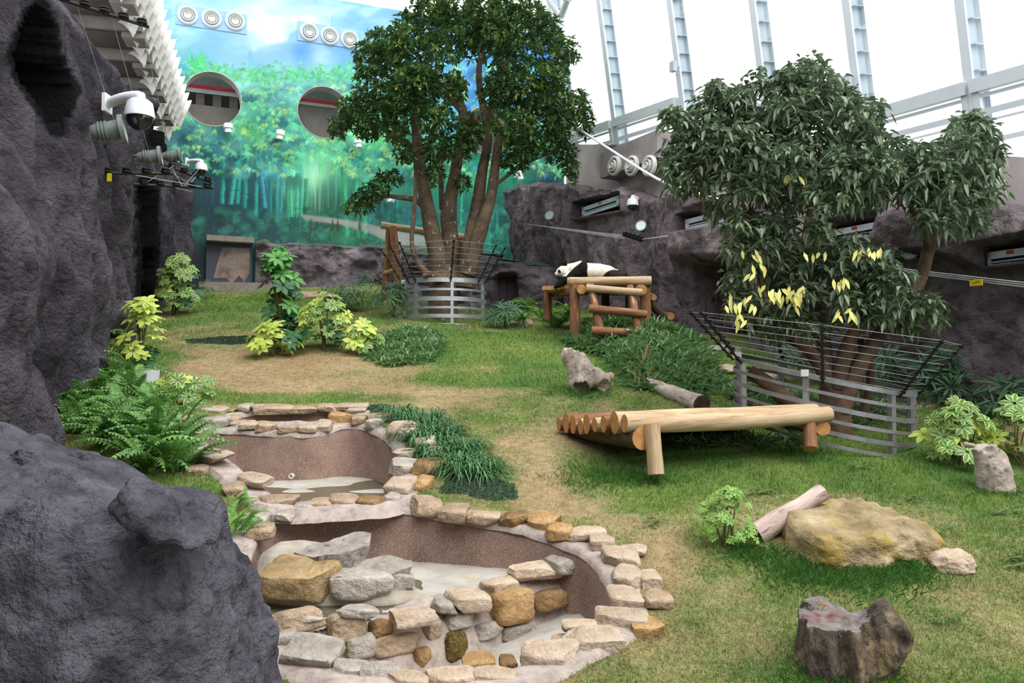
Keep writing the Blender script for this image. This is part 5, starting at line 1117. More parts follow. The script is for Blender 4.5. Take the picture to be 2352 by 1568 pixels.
CL1 = [(990, 15, 50, 38), (1060, 22, 60, 40), (1130, 30, 60, 45), (1200, 40, 55, 50), (1250, 70, 45, 50), (1290, 115, 36, 32), (1318, 130, 16, 10), (950, 70, 55, 40), (890, 100, 55, 35), (850, 125, 40, 30), (930, 130, 70, 42),
       (870, 170, 60, 32), (960, 190, 70, 42), (1020, 110, 50, 40), (1040, 200, 40, 34), (1090, 100, 40, 40), (1180, 130, 70, 50), (1200, 190, 80, 45), (1270, 180, 36, 50), (1150, 210, 55, 45), (1230, 240, 65, 36), (1315, 240, 42, 34), (1340, 275, 26, 40),
       (860, 220, 55, 30), (815, 250, 45, 30), (785, 285, 30, 26), (772, 310, 15, 12), (860, 265, 55, 28), (930, 245, 60, 36), (1000, 270, 50, 40), (1080, 300, 40, 40), (1050, 340, 40, 30), (1000, 340, 36, 36), (960, 200, 60, 40), (1180, 290, 60, 36),
       (1240, 310, 60, 36), (1285, 345, 40, 34), (1305, 380, 22, 26), (1318, 410, 9, 14), (1200, 345, 50, 26), (1180, 375, 40, 20), (900, 300, 40, 22), (850, 300, 40, 18), (895, 410, 36, 18), (860, 440, 42, 22), (830, 465, 38, 18), (808, 484, 20, 10), (930, 350, 26, 24),
       (1000, 400, 22, 30), (1060, 420, 20, 20), (1290, 280, 40, 40), (1140, 80, 60, 40), (1040, 60, 50, 40)]
P, O = cluster_points(CL1, 19.4, 1.7, rgt, 1.0, .034, 1070, 210, 290, 260)
O += rgt.normal(size=O.shape)*.25; bs, dr, L, W = rosettes(P, O, 7, .15, .062, rgt, (.6, 1.7), .45); nL = len(bs); px, py = proj(bs)
lt = rgt.random(nL)[:, None]; hgt = rgt.random(len(P)).repeat(7)[:, None]; cA, cB, cC = np.array(A('2c4a2a', 1.0)), np.array(A('628448', 1.)), np.array(A('9cb45a', 1.))
col = cA*(1-lt)+cB*lt; yel = (rgt.random(len(P)) < .10).repeat(7)[:, None]; col = np.where(yel, col*.4+cC*.6, col)
V, F, C = leaves(bs, dr, L, W, col, .25, .15); obj('foliage', V, F, M_LEAF, tree1, col=C, kind='stuff')

tree2 = thing('broadleaf_tree', 'spreading multi-stemmed tree with drooping glossy leaves inside the tilted steel ring', 'tree', at(1915, 960, 10.6))
y = 10.6
for nm, pts in [('trunk', [(1925, 1010, y, 34), (1918, 940, y, 33), (1912, 890, y, 30)]), ('stem', [(1915, 930, y, 22), (1890, 850, y-.1, 18), (1850, 795, y-.2, 14), (1800, 750, y-.3, 10), (1760, 690, y-.4, 6), (1740, 600, y-.4, 4)]),
                ('stem', [(1915, 900, y, 22), (1895, 820, y, 18), (1885, 730, y, 14), (1870, 640, y, 11), (1850, 560, y, 9), (1865, 470, y, 8), (1885, 380, y, 7), (1880, 280, y, 5), (1850, 190, y, 3)]),
                ('stem', [(1920, 890, y-.1, 18), (1945, 800, y-.2, 16), (1975, 735, y-.3, 12), (2000, 680, y-.4, 8), (2010, 620, y-.5, 4)]), ('stem', [(1930, 940, y-.1, 24), (1965, 860, y-.1, 20), (2005, 790, y, 17), (2060, 720, y+.1, 15), (2110, 650, y+.2, 14), (2135, 570, y+.2, 13), (2165, 480, y+.2, 9), (2190, 420, y+.2, 5)]),
                ('branch', [(2135, 590, y+.2, 9), (2120, 520, y+.1, 8), (2090, 470, y, 6), (2080, 420, y, 4)]), ('branch', [(2145, 560, y+.2, 8), (2180, 500, y+.3, 7), (2220, 430, y+.4, 4), (2235, 330, y+.4, 3)]), ('branch', [(1865, 610, y, 8), (1800, 560, y-.2, 6), (1720, 500, y-.3, 7), (1690, 430, y-.3, 6), (1640, 360, y-.3, 4)]),
                ('branch', [(1720, 510, y-.3, 5), (1730, 440, y-.2, 6), (1740, 350, y-.2, 4)]), ('branch', [(1860, 480, y, 6), (1940, 420, y+.3, 5), (1990, 350, y+.3, 3)]), ('fallen_limb', [(1722, 852, y+.2, 15), (1760, 878, y+.1, 17), (1810, 920, y, 18), (1880, 955, y-.1, 17), (1905, 980, y, 16)]), ('branch', [(1905, 830, y+.2, 9), (1850, 800, y+.4, 7), (1780, 775, y+.5, 5), (1735, 770, y+.5, 3)]),
                ('branch', [(1975, 780, y+.3, 8), (2000, 870, y+.4, 10), (1970, 1000, y+.4, 10)])]:
    branch(tree2, nm, pts, M_TRUNK2, 12)
CL2 = [(1855, 150, 34, 22), (1850, 190, 60, 34), (1800, 190, 22, 14), (1900, 215, 60, 36), (1830, 240, 80, 34), (1735, 185, 16, 18), (1650, 215, 36, 24), (1690, 240, 50, 32), (1620, 260, 40, 34), (1560, 280, 34, 30), (1580, 330, 50, 36), (1545, 380, 32, 34), (1600, 395, 60, 40), (1570, 420, 40, 20),
       (1680, 300, 70, 46), (1700, 370, 70, 50), (1770, 300, 60, 50), (1800, 370, 80, 50), (1870, 300, 70, 46), (1950, 260, 56, 40), (2000, 255, 30, 24), (1980, 320, 60, 40), (1920, 380, 70, 50), (2010, 380, 60, 46), (2060, 390, 60, 40), (1990, 440, 70, 40), (1900, 450, 60, 36), (1800, 440, 70, 36), (1720, 430, 50, 36),
       (1660, 470, 46, 26), (1700, 505, 50, 24), (1770, 510, 60, 36), (1740, 560, 50, 36), (1830, 570, 60, 40), (1800, 620, 60, 36), (1720, 620, 34, 30), (1770, 690, 70, 34), (1830, 680, 60, 40), (1730, 720, 40, 30), (1790, 740, 70, 34), (1840, 740, 50, 30), (1900, 600, 60, 40), (1960, 570, 60, 36), (2010, 600, 60, 40), (2040, 650, 60, 40),
       (1980, 660, 60, 40), (2070, 690, 50, 36), (2000, 710, 70, 34), (2110, 700, 46, 30), (2150, 720, 26, 26), (2085, 740, 40, 20), (1930, 660, 50, 40), (2225, 300, 50, 40), (2260, 330, 34, 30), (2190, 350, 60, 46), (2230, 400, 60, 50), (2270, 430, 28, 40), (2150, 410, 60, 50), (2110, 430, 50, 44), (2200, 470, 60, 44), (2240, 510, 40, 34), (2150, 500, 46, 30), (2110, 350, 36, 30), (2060, 330, 26, 16),
       (1545, 262, 14, 12), (1640, 205, 16, 12), (1790, 180, 14, 10), (1815, 165, 12, 10), (1700, 215, 20, 14), (1765, 200, 10, 12), (2090, 372, 14, 12), (2240, 275, 14, 12), (2285, 350, 12, 12), (1700, 560, 40, 30), (1690, 640, 26, 26), (1880, 520, 40, 30), (1700, 690, 30, 26), (1880, 740, 40, 24), (1700, 330, 60, 50), (1640, 330, 50, 40)]
P, O = cluster_points(CL2, 10.6, 1.0, rgt, 1.0, .0115, 1930, 480, 400, 330)
O[:, 2] -= .25; NLF = 8
O += rgt.normal(size=O.shape)*.35; bs, dr, L, W = rosettes(P, O, NLF, .14, .056, rgt, (.5, 1.9), .7); bs = bs+rgt.normal(size=bs.shape)*.035; nL = len(bs); lt = rgt.random(nL)[:, None]
cA, cB, cC = np.array(A('42573c', 1.0)), np.array(A('8a9c7c', .9)), np.array(A('dcd878', .85)); col = cA*(1-lt)+cB*lt
px, py = proj(bs); V, F, C = leaves(bs, dr, L, W, col, .2, .55)
front = np.argsort(bs[:, 1]+.25*rgt.random(nL)); one = np.zeros(nL, bool); one[front[:240]] = True
Fk = np.concatenate([~one, ~one]); used = np.repeat(~one, 6); rm = np.cumsum(used)-1; obj('foliage', V[used], rm[F[Fk]], M_LEAF, tree2, col=C[used], kind='stuff')
for q in np.where(one)[0]: obj('leaf', V[q*6:q*6+6], [(0, 3, 2, 1), (0, 5, 4, 3)], M_LEAF, tree2, col=C[q*6:q*6+6])
YC = [(1700, 690, 40, 22, 14), (1770, 665, 30, 12, 8), (1810, 670, 40, 18, 16), (1830, 690, 26, 20, 8), (1930, 640, 18, 16, 8), (1990, 575, 34, 10, 8), (1940, 720, 22, 18, 8), (1740, 620, 20, 16, 6), (1818, 405, 16, 8, 4), (1700, 730, 16, 14, 5), (1870, 580, 30, 6, 4), (1720, 580, 20, 8, 4)]
for (cx, cy, ax, ay, nl) in YC:
    for q in range(nl):
        p = at(cx+rgt.uniform(-1, 1)*ax, cy+rgt.uniform(-1, .6)*ay, 9.75+rgt.uniform(-.15, .15)); d = np.array([[rgt.normal()*.5, rgt.normal()*.3-.2, -1.]]); c_ = (cC*rgt.uniform(.75, 1.1)+np.array([.03, .0, .02])*rgt.random())[None]
        V, F, C = leaves(p[None], d, .15*rgt.uniform(.7, 1.1), .045, c_, .2, .05, up=np.array([0, -1., .3])); obj('leaf', V, F, M_LEAF, tree2, col=C, label='young yellow leaf')
# ================================================================ plants
rgf = np.random.default_rng(77)
def umbel(n, L, W, cols, seed, tilt=(1.15, 1.45), droop=.25, spread=2*PI, pale=None):
    """a hand of leaflets; the middle of each leaflet may be greener than its rim"""
    rg = np.random.default_rng(seed); mb = MB()
    for k in range(n):
        a = spread*(k+rg.uniform(-.15, .15))/n-(spread/2 if spread < 6 else 0); ph = rg.uniform(*tilt); d = np.array([math.cos(a)*math.sin(ph), math.sin(a)*math.sin(ph), math.cos(ph)]); l = L*rg.uniform(.75, 1.1)
        s = np.array([-math.sin(a), math.cos(a), 0]); u = np.cross(d, s)*-1; u = u if u[2] > 0 else -u; V = []; C = []
        for t, w in ((.12, .12), (.4, .8), (.62, 1.), (.86, .62), (1., .06)):
            c = d*l*t-np.array([0, 0, 1])*l*droop*t*t
            for q in (-1, -.45, .45, 1): V.append(c+s*q*W*w/2+u*abs(q)*W*w*.12); C.append(cols[0] if abs(q) > .5 or pale is None else pale)
        F = []
        for i in range(4):
            for j in range(3): F.append((i*4+j, i*4+j+1, (i+1)*4+j+1, (i+1)*4+j))
        f_ = rg.uniform(.8, 1.15); mb.add(V, F, np.array(C)*f_)
    return mb
def umesh(name, *a, **k):
    mb = umbel(*a, **k); return mesh(name, np.concatenate(mb.V), mb.F, M_LEAFS, np.concatenate(mb.C))
YEL, YG, GRN, DKG, PALM = np.array(A('dfe08a', .95)), np.array(A('b8cf5a', .95)), np.array(A('4f8a3c', .9)), np.array(A('2f5a34', .9)), np.array(A('355a3a', .9))
U_YEL = [umesh('leaf', 7, .2, .085, [YEL*np.array([1, 1, .9])], s, pale=YG) for s in (1, 2)]; U_VAR = [umesh('leaf', 8, .17, .07, [YEL], s, pale=GRN*.8) for s in (3, 4)]
U_GRN = [umesh('leaf', 8, .2, .075, [GRN], s, pale=GRN*1.25) for s in (5, 6)]; U_DK = [umesh('leaf', 8, .2, .085, [DKG], s, pale=DKG*1.2) for s in (7, 8)]
U_PALM = [umesh('leaf', 9, .34, .04, [PALM], s, tilt=(1.0, 1.5), droop=.3, spread=4.6, pale=PALM*1.15) for s in (9, 10)]
U_BRT = [umesh('leaf', 7, .1, .045, [np.array(A('6f9c44', 1.))], s, pale=np.array(A('8cb450', 1.))) for s in (11, 12)]
M_STEM = mat('green_stem', A('6a6a42'), A('4a4a30'), rough=.8, scale=5)
def plant(name, label, cat, base, H, spread, kinds, n, size=1., stems=4, shape='dome', group=None, face=.4, lean=(0, 0)):
    """kinds: list of (meshes, weight, low, high) by relative height"""
    base = np.asarray(base, float); t = thing(name, label, cat, base, group)
    tops = []
    for k in range(stems):
        a = rgf.uniform(0, 6.28); r = spread*rgf.uniform(.05, .55); tp = base+np.array([r*math.cos(a)+lean[0], r*math.sin(a)*.7+lean[1], H*rgf.uniform(.6, .92)]); tops.append(tp)
        b_ = MB(); b_.tube(spline([base+np.array([rgf.normal()*.03, rgf.normal()*.03, -.05]), (base+tp)/2+rgf.normal(size=3)*.04, tp], 6), np.linspace(.018, .008, 6)*max(.6, H), 6); b_.obj('stem', M_STEM, t)
    for k in range(n):
        f_ = rgf.random()
        if shape == 'dome': h = f_**.8; r = spread*math.sqrt(max(.03, 1-h*h))*rgf.uniform(.45, 1.); 
        elif shape == 'column': h = f_; r = spread*(.35+.65*math.sin(PI*min(1, h*.9+.1)))*rgf.uniform(.3, 1.)
        else: h = f_*.6; r = spread*rgf.random()**.5
        a = rgf.uniform(0, 6.28); off = np.array([r*math.cos(a), r*math.sin(a)*.8, 0]); p = base+off+np.array([lean[0]*h, lean[1]*h, .06+H*h])
        ok = [kd for kd in kinds if kd[2] <= h <= kd[3]] or kinds; kd = ok[rgf.choice(len(ok), p=np.array([q[1] for q in ok])/sum(q[1] for q in ok))]
        me = kd[0][rgf.integers(len(kd[0]))]; n_ = np.array([math.cos(a)*r/spread*.8, math.sin(a)*r/spread*.6-face, .75])+rgf.normal(size=3)*.18
        zax = Vector(n_).normalized(); R = zax.to_track_quat('Z', 'Y').to_matrix() @ Matrix.Rotation(rgf.uniform(0, 6.28), 3, 'Z'); inst('leaf', me, t, p, R, size*rgf.uniform(.75, 1.2))
    return t
g = Gp
plant('umbrella_shrub', 'tall green leaved umbrella shrub rising above yellow leaves before the low ledge', 'shrub', g(655, 800), 1.95, .38, [(U_GRN, 1., .5, 1.), (U_DK, 1., .15, .7), (U_GRN, .3, .3, .8)], 62, 1.15, 5, 'column', lean=(-.22, 0))
plant('umbrella_shrub', 'yellow leaved umbrella shrub at the foot of the tall green one', 'shrub', g(628, 812)+np.array([.0, -.1, 0]), .5, .48, [(U_YEL, 1., 0, 1.), (U_DK, .25, 0, .6)], 30, 1.1, 4)
plant('umbrella_shrub', 'variegated cream and green umbrella shrub in the middle of the straw slope', 'shrub', g(745, 800), .95, .62, [(U_VAR, 1., 0, 1.), (U_YEL, .5, .5, 1.), (U_DK, .2, 0, .5)], 56, 1.05, 6)
plant('umbrella_shrub', 'low variegated umbrella shrub beside the cut bamboo heap', 'shrub', g(826, 808), .5, .36, [(U_YEL, 1., .0, 1.), (U_VAR, .6, 0, .7)], 20, 1.05, 3)
plant('umbrella_shrub', 'variegated shrub at the far foot of the left rock wall', 'shrub', g(395, 722)+np.array([.1, 0, 0]), 1.35, .62, [(U_VAR, 1., 0, 1.), (U_DK, .7, 0, .6), (U_YEL, .4, .0, .5)], 60, 1.15, 6)
plant('umbrella_shrub', 'sparse grey green bush by the kerb of the back wall', 'shrub', g(445, 690), .7, .6, [(U_DK, 1., 0, 1.)], 26, .6, 5)
plant('umbrella_shrub', 'tall yellow leaved umbrella shrub in front of the left rock wall', 'shrub', g(322, 868), 1.25, .36, [(U_YEL, 1., .0, 1.), (U_VAR, .5, 0, .6), (U_DK, .3, 0, .5)], 46, 1.0, 5, 'column')
plant('umbrella_shrub', 'small variegated shrub against the rock left of the pot', 'shrub', g(262, 870), .7, .3, [(U_VAR, 1., .0, 1.)], 18, .9, 3)
plant('umbrella_shrub', 'pale variegated seedlings between the white pot and the pool', 'shrub', g(405, 925), .45, .5, [(U_VAR, 1., .0, 1.), (U_YEL, .7, 0, 1.)], 34, .8, 6, 'low')
plant('umbrella_shrub', 'variegated umbrella shrub behind the hollow upright stump', 'shrub', g(2205, 1062), .62, .42, [(U_VAR, 1., .0, 1.), (U_YEL, .8, 0, .6)], 40, .8, 5)
plant('umbrella_shrub', 'variegated umbrella shrub cut by the picture edge beside the hollow stump', 'shrub', g(2345, 1062), .6, .4, [(U_VAR, 1., .0, 1.), (U_YEL, .8, 0, .6)], 34, .8, 5)
plant('leafy_bush', 'small bright green bush at the foot of the leaning dead log', 'bush', g(1670, 1255), .44, .26, [(U_BRT, 1., 0, 1.)], 95, .55, 7)
for (px, py, H, sp, n, lab) in [(835, 722, .95, .72, 34, 'dark fan palm clump in front of the log A-frame'), (905, 735, .75, .5, 22, 'dark fan palm clump beside the bright steel ring'), (770, 716, .6, .4, 14, 'small dark fan palm left of the larger palm clump'), (2165, 935, .75, .42, 26, 'dark fan palm against the right end of the mauve wall'),
                           (2305, 968, .5, .4, 20, 'low dark fan palm at the right edge by the mauve wall'), (2040, 905, .5, .36, 14, 'fan palm behind the tilted steel ring'), (1160, 750, .45, .42, 18, 'dark leafy fern to the right of the bright steel ring'), (1845, 868, .6, .4, 14, 'fan palm seen through the stems of the drooping tree')]:
    plant('fan_palm', lab, 'palm', g(px, py), H, sp, [(U_PALM, 1., 0, 1.)], n, .95, 5)
# white pot
pot = thing('plant_pot', 'round white planter half hidden by ferns at the foot of the rock wall', 'pot', g(342, 900)); cp = at(342, 864, g(342, 915)[1])
V, F = lathe([(.001, -.16), (.13, -.16), (.15, .09), (.14, .09), (.135, .05), (.001, .05)], 28, (0, 0, 1), cp); obj('planter', V, F, mat('white_glazed', A('c8ccce', 1.), A('b8bcbe', 1.), rough=.4), pot)
# ferns
def frond_mesh(seed, L=.55, col=(.1, .3, .05), arch=.55, wid=.085):
    rg = np.random.default_rng(seed); n = 15; mb = MB(); t = np.linspace(0, 1, n); P = np.stack([np.zeros(n), L*t*(1-.18*t), L*(.62*t-arch*t*t*1.35)], 1); T = np.gradient(P, axis=0); T /= np.linalg.norm(T, axis=1)[:, None]
    for i in range(1, n):
        w = wid*math.sin(PI*min(.97, (.12+t[i]*.88)))**.7*(1.1-.35*t[i]); u = np.cross(np.array([1., 0, 0]), T[i])
        for s in (-1, 1):
            a = P[i]; d = np.array([s*1., 0, 0])*.93+T[i]*.37; e = T[i]*L/n*.42; c = np.asarray(col)*rg.uniform(.75, 1.25)
            mb.add([a-e, a+d*w*.55-e*.9+u*.008, a+d*w+u*-.012, a+d*w*.55+e*.9+u*.008, a+e], [(0, 1, 2, 3, 4)] if s > 0 else [(4, 3, 2, 1, 0)], c)
    V, F = tube(P, np.linspace(.005, .002, n), 4, False); mb.add(V, F, np.asarray(col)*.8); return mesh('frond', np.concatenate(mb.V), mb.F, M_LEAFS, np.concatenate(mb.C))
FG = np.array(A('6e9c50', 1.05)); FR = [frond_mesh(s, .6, FG*(.8+.2*s), .35+.12*s, .075) for s in range(3)]; FRB = [frond_mesh(s+5, .45, np.array(A('7cb050', 1.05))*(.85+.15*s), .4, .06) for s in range(2)]
def fern(label, base, n, size, fr=FR, group='sword ferns at the foot of the left rock wall', face=None, name='sword_fern', up=(.2, .9)):
    t = thing(name, label, 'fern', base, group)
    for k in range(n):
        a = rgf.uniform(0, 6.28) if face is None else face+rgf.uniform(-1.4, 1.4); R = Matrix.Rotation(a, 3, 'Z') @ Matrix.Rotation(rgf.uniform(*up), 3, 'X') @ Matrix.Rotation(rgf.normal()*.25, 3, 'Y'); inst('frond', fr[rgf.integers(len(fr))], t, np.asarray(base)+np.array([rgf.normal()*.04, rgf.normal()*.04, .02]), R, size*rgf.uniform(.75, 1.15))
    return t
FL = [(165, 905), (215, 880), (265, 905), (310, 935), (150, 960), (205, 945), (255, 965), (300, 985), (345, 965), (380, 990), (180, 1005), (235, 1020), (285, 1040), (335, 1030), (370, 1050), (225, 830), (270, 860), (405, 1085), (330, 1085), (190, 850), (140, 920), (395, 1030), (300, 895), (200, 820), (165, 865), (240, 800)]
LB = 'green sword fern in the dense bed between left rock wall and pools'
for p in FL: fern(LB, g(*p), 17, 1.3)
fern('bright fern squeezed between foreground boulder and pool rim', g(548, 1235)+np.array([0, 0, .02]), 14, .75, FRB, None, -.8); fern('small bright fern tuft above the boulder ledge by the pool rim', g(545, 1175), 9, .55, FRB, None, -.8)
fern('fern hanging over the left pool rim', g(415, 1062), 12, .75, FRB, None)
for p, lab in (((1215, 712), 'light green fern beside the small hatch'), ((1250, 735), 'light green fern at the back leg of the platform'), ((1300, 725), 'light green fern under the platform deck'), ((1200, 745), 'fern next to the brown field stone'), ((1280, 755), 'dark fern behind the front leg of the platform')): fern(lab, g(*p), 20, 1.25, FRB, None, None, 'broad_fern', (.1, .7))
# strap-leaved turf
M_BLADE = mat('strap_leaf', (1, 1, 1), (.85, .85, .85), rough=.5, scale=4, attr=True, spec=.35, trans=.15)
def strap(name, label, base, n, L, W, spread, col, group=None, cat='grass clump', kind=None, arch=1.0, parent=None):
    base = np.asarray(base, float); a = rgf.random(n)*6.28; r = spread*rgf.random(n)**.5; b0 = base+np.stack([r*np.cos(a), r*np.sin(a), 0*r], 1); b0[:, 2] = SLOPE*b0[:, 1]+(base[2]-SLOPE*base[1]); a2 = a+rgf.normal(size=n)*.6; ph = rgf.uniform(.15, 1.0, n)
    d = np.stack([np.cos(a2)*np.sin(ph), np.sin(a2)*np.sin(ph), np.cos(ph)], 1); l = L*rgf.uniform(.6, 1.15, n); s = np.stack([-np.sin(a2), np.cos(a2), 0*a2], 1); V = []; ts = (0, .3, .6, .85, 1.)
    for t in ts:
        c = b0+d*(l*t)[:, None]-np.array([0, 0, 1])*(l*arch*.75*t**2.2)[:, None]; w = W*(1-t**3)*.5+.0004; V += [c-s*w, c+s*w]
    V = np.stack(V, 1); i = np.arange(n)[:, None]*10; F = np.concatenate([i+np.array([[2*q, 2*q+1, 2*q+3, 2*q+2]]) for q in range(4)]); C = np.repeat(np.asarray(col)*rgf.uniform(.6, 1.4, n)[:, None], 10, 0)
    return obj(name, V.reshape(-1, 3), F, M_BLADE, parent, col=C, label=label, cat=cat, group=group, kind=kind)
LT = np.array(A('4f7a4a', .95))
for p in [(915, 958), (945, 975), (975, 995), (1005, 1020), (1035, 1045), (1060, 1070), (1085, 1090), (960, 1010), (1000, 1050), (1040, 1080), (1110, 1085), (1070, 1040), (1025, 1000), (990, 975)]:
    strap('lily_turf', 'dark strap leaved lily turf clump in the band along the right pool rim', g(*p), 190, .5, .016, .17, LT, 'lily turf clumps along the pool rim')
def carpet(name, label, pts, n, col, L=.07, W=.008):
    P = np.array([g(*p)[:2] for p in pts]); lo, hi = P.min(0), P.max(0); q = rgf.random((n*3, 2))*(hi-lo)+lo; q = q[poly_sdf(q[:, 0], q[:, 1], P)+.05*fbm(q[:, 0]*4, q[:, 1]*4, 0, 3, 2) < 0][:n]; n = len(q)
    b0 = np.column_stack([q, ground(q[:, 0], q[:, 1])]); a = rgf.random(n)*6.28; d = np.stack([np.cos(a)*.7, np.sin(a)*.7, np.ones(n)*.8], 1); C = np.asarray(col)*rgf.uniform(.5, 1.5, n)[:, None]; V, F, C = leaves(b0, d, L*rgf.uniform(.6, 1.2, n), W, C, .1, .7)
    return obj(name, V, F, M_BLADE, None, col=C, label=label, cat='ground cover', kind='stuff')
DM = np.array(A('56705c', .9))
carpet('dwarf_grass', 'dark dwarf mondo grass carpet below the lily turf', [(1015, 1105), (1060, 1090), (1120, 1095), (1180, 1110), (1185, 1145), (1130, 1150), (1060, 1135), (1020, 1130)], 3500, DM)
carpet('dwarf_grass', 'dark dwarf mondo grass patch behind the top pool', [(830, 940), (850, 928), (890, 930), (900, 950), (850, 957)], 1200, DM)
carpet('dwarf_grass', 'dark dwarf grass strip left of the yellow shrub', [(425, 775), (480, 772), (580, 772), (590, 786), (500, 788), (430, 784)], 2200, DM*.8, .1, .012)
# heaps of cut bamboo
BG1, BG2 = np.array(A('5f8a50', .95)), np.array(A('94b47c', .95))
M_CULM = mat('bamboo_twig', A('b08c64'), A('8a6a48'), rough=.8, scale=5)
def heap(name, label, pts, hmax, n, L, W, sticks=(), seed=1, droop=.35):
    P = np.array([g(*p)[:2] for p in pts]); c = P.mean(0); t = thing(name, label, 'bamboo heap', (c[0], c[1], GZ(*c))); lo, hi = P.min(0), P.max(0); q = rgf.random((n*4, 2))*(hi-lo)+lo; sd = poly_sdf(q[:, 0], q[:, 1], P); k = sd < 0; q, sd = q[k][:n//5], -sd[k][:n//5]
    h = hmax*np.clip(sd/max(.1, sd.max()), 0, 1)**.55*(.75+.35*fbm(q[:, 0]*2.5, q[:, 1]*2.5, 0, seed, 2)); p = np.column_stack([q, ground(q[:, 0], q[:, 1])+np.clip(h, .02, 9)*rgf.uniform(.55, 1., len(q))])
    bs, dr, Ls, Ws = rosettes(p, np.tile([0, -.25, 1.], (len(p), 1))+rgf.normal(size=(len(p), 3))*.5, 5, L, W, rgf, (.6, 1.7)); u = rgf.random(len(bs))[:, None]; V, F, C = leaves(bs, dr, Ls, Ws, BG1*(1-u)*.8+BG2*u, .15, droop); obj('leaf_mass', V, F, M_LEAF, t, col=C, kind='stuff')
    for a, b_, r in sticks: m = MB(); m.tube([a, (np.asarray(a)+b_)/2+rgf.normal(size=3)*.02, b_], r, 7); m.obj('stick', M_CULM, t)
    big = np.argsort(bs[:, 1]+.2*rgf.random(len(bs)))[:60]
    return t
heap('bamboo_heap', 'low heap of cut bamboo leaves right of the variegated shrubs', [(845, 815), (870, 780), (930, 762), (1000, 772), (1020, 800), (990, 832), (920, 835), (870, 830)], .2, 3400, .26, .034, seed=2)
DB = g(1560, 900)[1]
heap('bamboo_heap', 'big heap of cut bamboo branches between platform and forked log', [(1300, 792), (1345, 765), (1400, 760), (1470, 762), (1540, 770), (1600, 790), (1640, 830), (1650, 880), (1600, 920), (1520, 900), (1470, 900), (1430, 860), (1400, 825), (1340, 805)], .6, 11000, .32, .036,
     [(at(1470, 842, DB+.8), at(1488, 792, DB+.8), .022), (at(1487, 882, DB+.3), at(1500, 842, DB+.3), .018), (at(1455, 890, DB+.3), at(1457, 850, DB+.3), .014)], 4)
heap('bamboo_heap', 'pale cut bamboo leaves inside the tilted steel ring', [(1650, 905), (1690, 875), (1760, 880), (1850, 900), (1900, 930), (1990, 935), (2020, 915), (2050, 960), (1900, 980), (1740, 940)], .16, 3200, .2, .03, seed=6)
heap('bamboo_heap', 'thin scatter of bamboo under the log bench', [(1530, 1015), (1700, 1005), (1850, 1000), (1860, 1015), (1700, 1028), (1560, 1030)], .06, 500, .2, .02, seed=7)
# sprigs of bamboo dropped on the grass
for (px, py, s, lab) in [(1330, 915, 1., 'bamboo sprig on the grass below the forked log'), (1410, 945, .8, 'bamboo sprig on the straw grass behind the log bench'), (1940, 1085, .9, 'dropped bamboo sprig in front of the log bench'), (1720, 1140, .8, 'bamboo sprig on the lawn left of the leaning log tip'), (2250, 1190, 1., 'bamboo sprig on the grass below the hollow stump'),
                         (2320, 1215, 1., 'bamboo sprig near the right picture edge'), (2290, 1290, 1.1, 'bamboo sprig right of the flat pale stone'), (2150, 1235, .8, 'bamboo sprig on the grass behind the flat pale stone'), (2090, 1160, .8, 'bamboo sprig on the grass behind the dark round stump'), (1480, 1215, .8, 'bamboo sprig beside the right pool rim'), (1240, 905, .8, 'bamboo sprig on the straw patch in mid lawn'), (1185, 885, .7, 'bamboo sprig among the tufts in mid lawn'),
                         (2310, 1310, .9, 'bamboo sprig lying lowest near the right edge'), (2130, 1430, .6, 'small bamboo sprig beside the broken stump limb')]:
    t = thing('bamboo_sprig', lab, 'sprig', g(px, py)); m = MB(); a = rgf.uniform(-1, 1); p0 = g(px, py)+np.array([0, 0, .02]); p1 = p0+np.array([math.cos(a)*.3*s, math.sin(a)*.2*s, .05]); m.tube([p0, p1], .004, 5); m.obj('twig', M_CULM, t)
    bs = np.repeat(np.stack([p0*(1-f_)+p1*f_ for f_ in (.3, .6, 1.)]), 5, 0); d = rgf.normal(size=(15, 3))*np.array([1, .6, .25])+np.array([.4, -.2, .1]); V, F, C = leaves(bs, d, .17*s*rgf.uniform(.6, 1.1, 15), .022*s, BG1*.8*np.ones((15, 1))*rgf.uniform(.7, 1.3, (15, 1)), .1, .2); obj('leaf_spray', V, F, M_LEAF, t, col=C)
# ================================================================ fittings
M_DIFF = mat('grey_diffuser', A('cfcfc8', .95), A('c0c0b8', .95), rough=.5, scale=4)
M_GALV = mat('grey_green_cast_metal', A('7c847f', .9), A('666d69', .9), rough=.5, scale=5, metal=.2)
M_GLASSF = mat('lamp_glass', A('dfe6ea', 1.), A('b8c4cc', 1.), rough=.1, scale=8, spec=.8)
M_WPLAST = MATS['white_plastic']; M_DOME = mat('smoked_dome', (.012, .012, .016), (.01, .01, .013), rough=.08, spec=.7)
M_ALU = mat('aluminium', A('c4cbd0', .9), A('b2babf', .9), rough=.4, metal=.4, scale=4)
def diffuser(label, c, n, r, group=None):
    """c: centre on the wall, n: out of the wall"""
    n = np.asarray(n, float); t = thing('air_diffuser', label, 'vent', c-np.array([0, 0, r]), group)
    def part(nm, prof, m): V, F = lathe([(a*r, b_*r) for a, b_ in prof], 32, n, c); obj(nm, V, F[::1], m, t)
    part('outer_ring', [(.72, -.05), (.74, .12), (.86, .22), (1., .12), (1.02, -.05)], M_DIFF); part('throat', [(.001, -.0), (.74, -.0)], M_DARK)
    part('middle_ring', [(.46, .0), (.50, .22), (.58, .26), (.62, .05)], M_DIFF); part('hub', [(.001, .10), (.24, .12), (.34, .24), (.40, .22), (.42, .02)], M_DIFF)
ords = ('first', 'second', 'third')
for q, (px, py) in enumerate(((431, 36), (486, 44), (540, 50))): diffuser('%s round grey diffuser in the mural row beside the white shells' % ords[q], on_mural(px, py)+MN*.02, MN, .29)
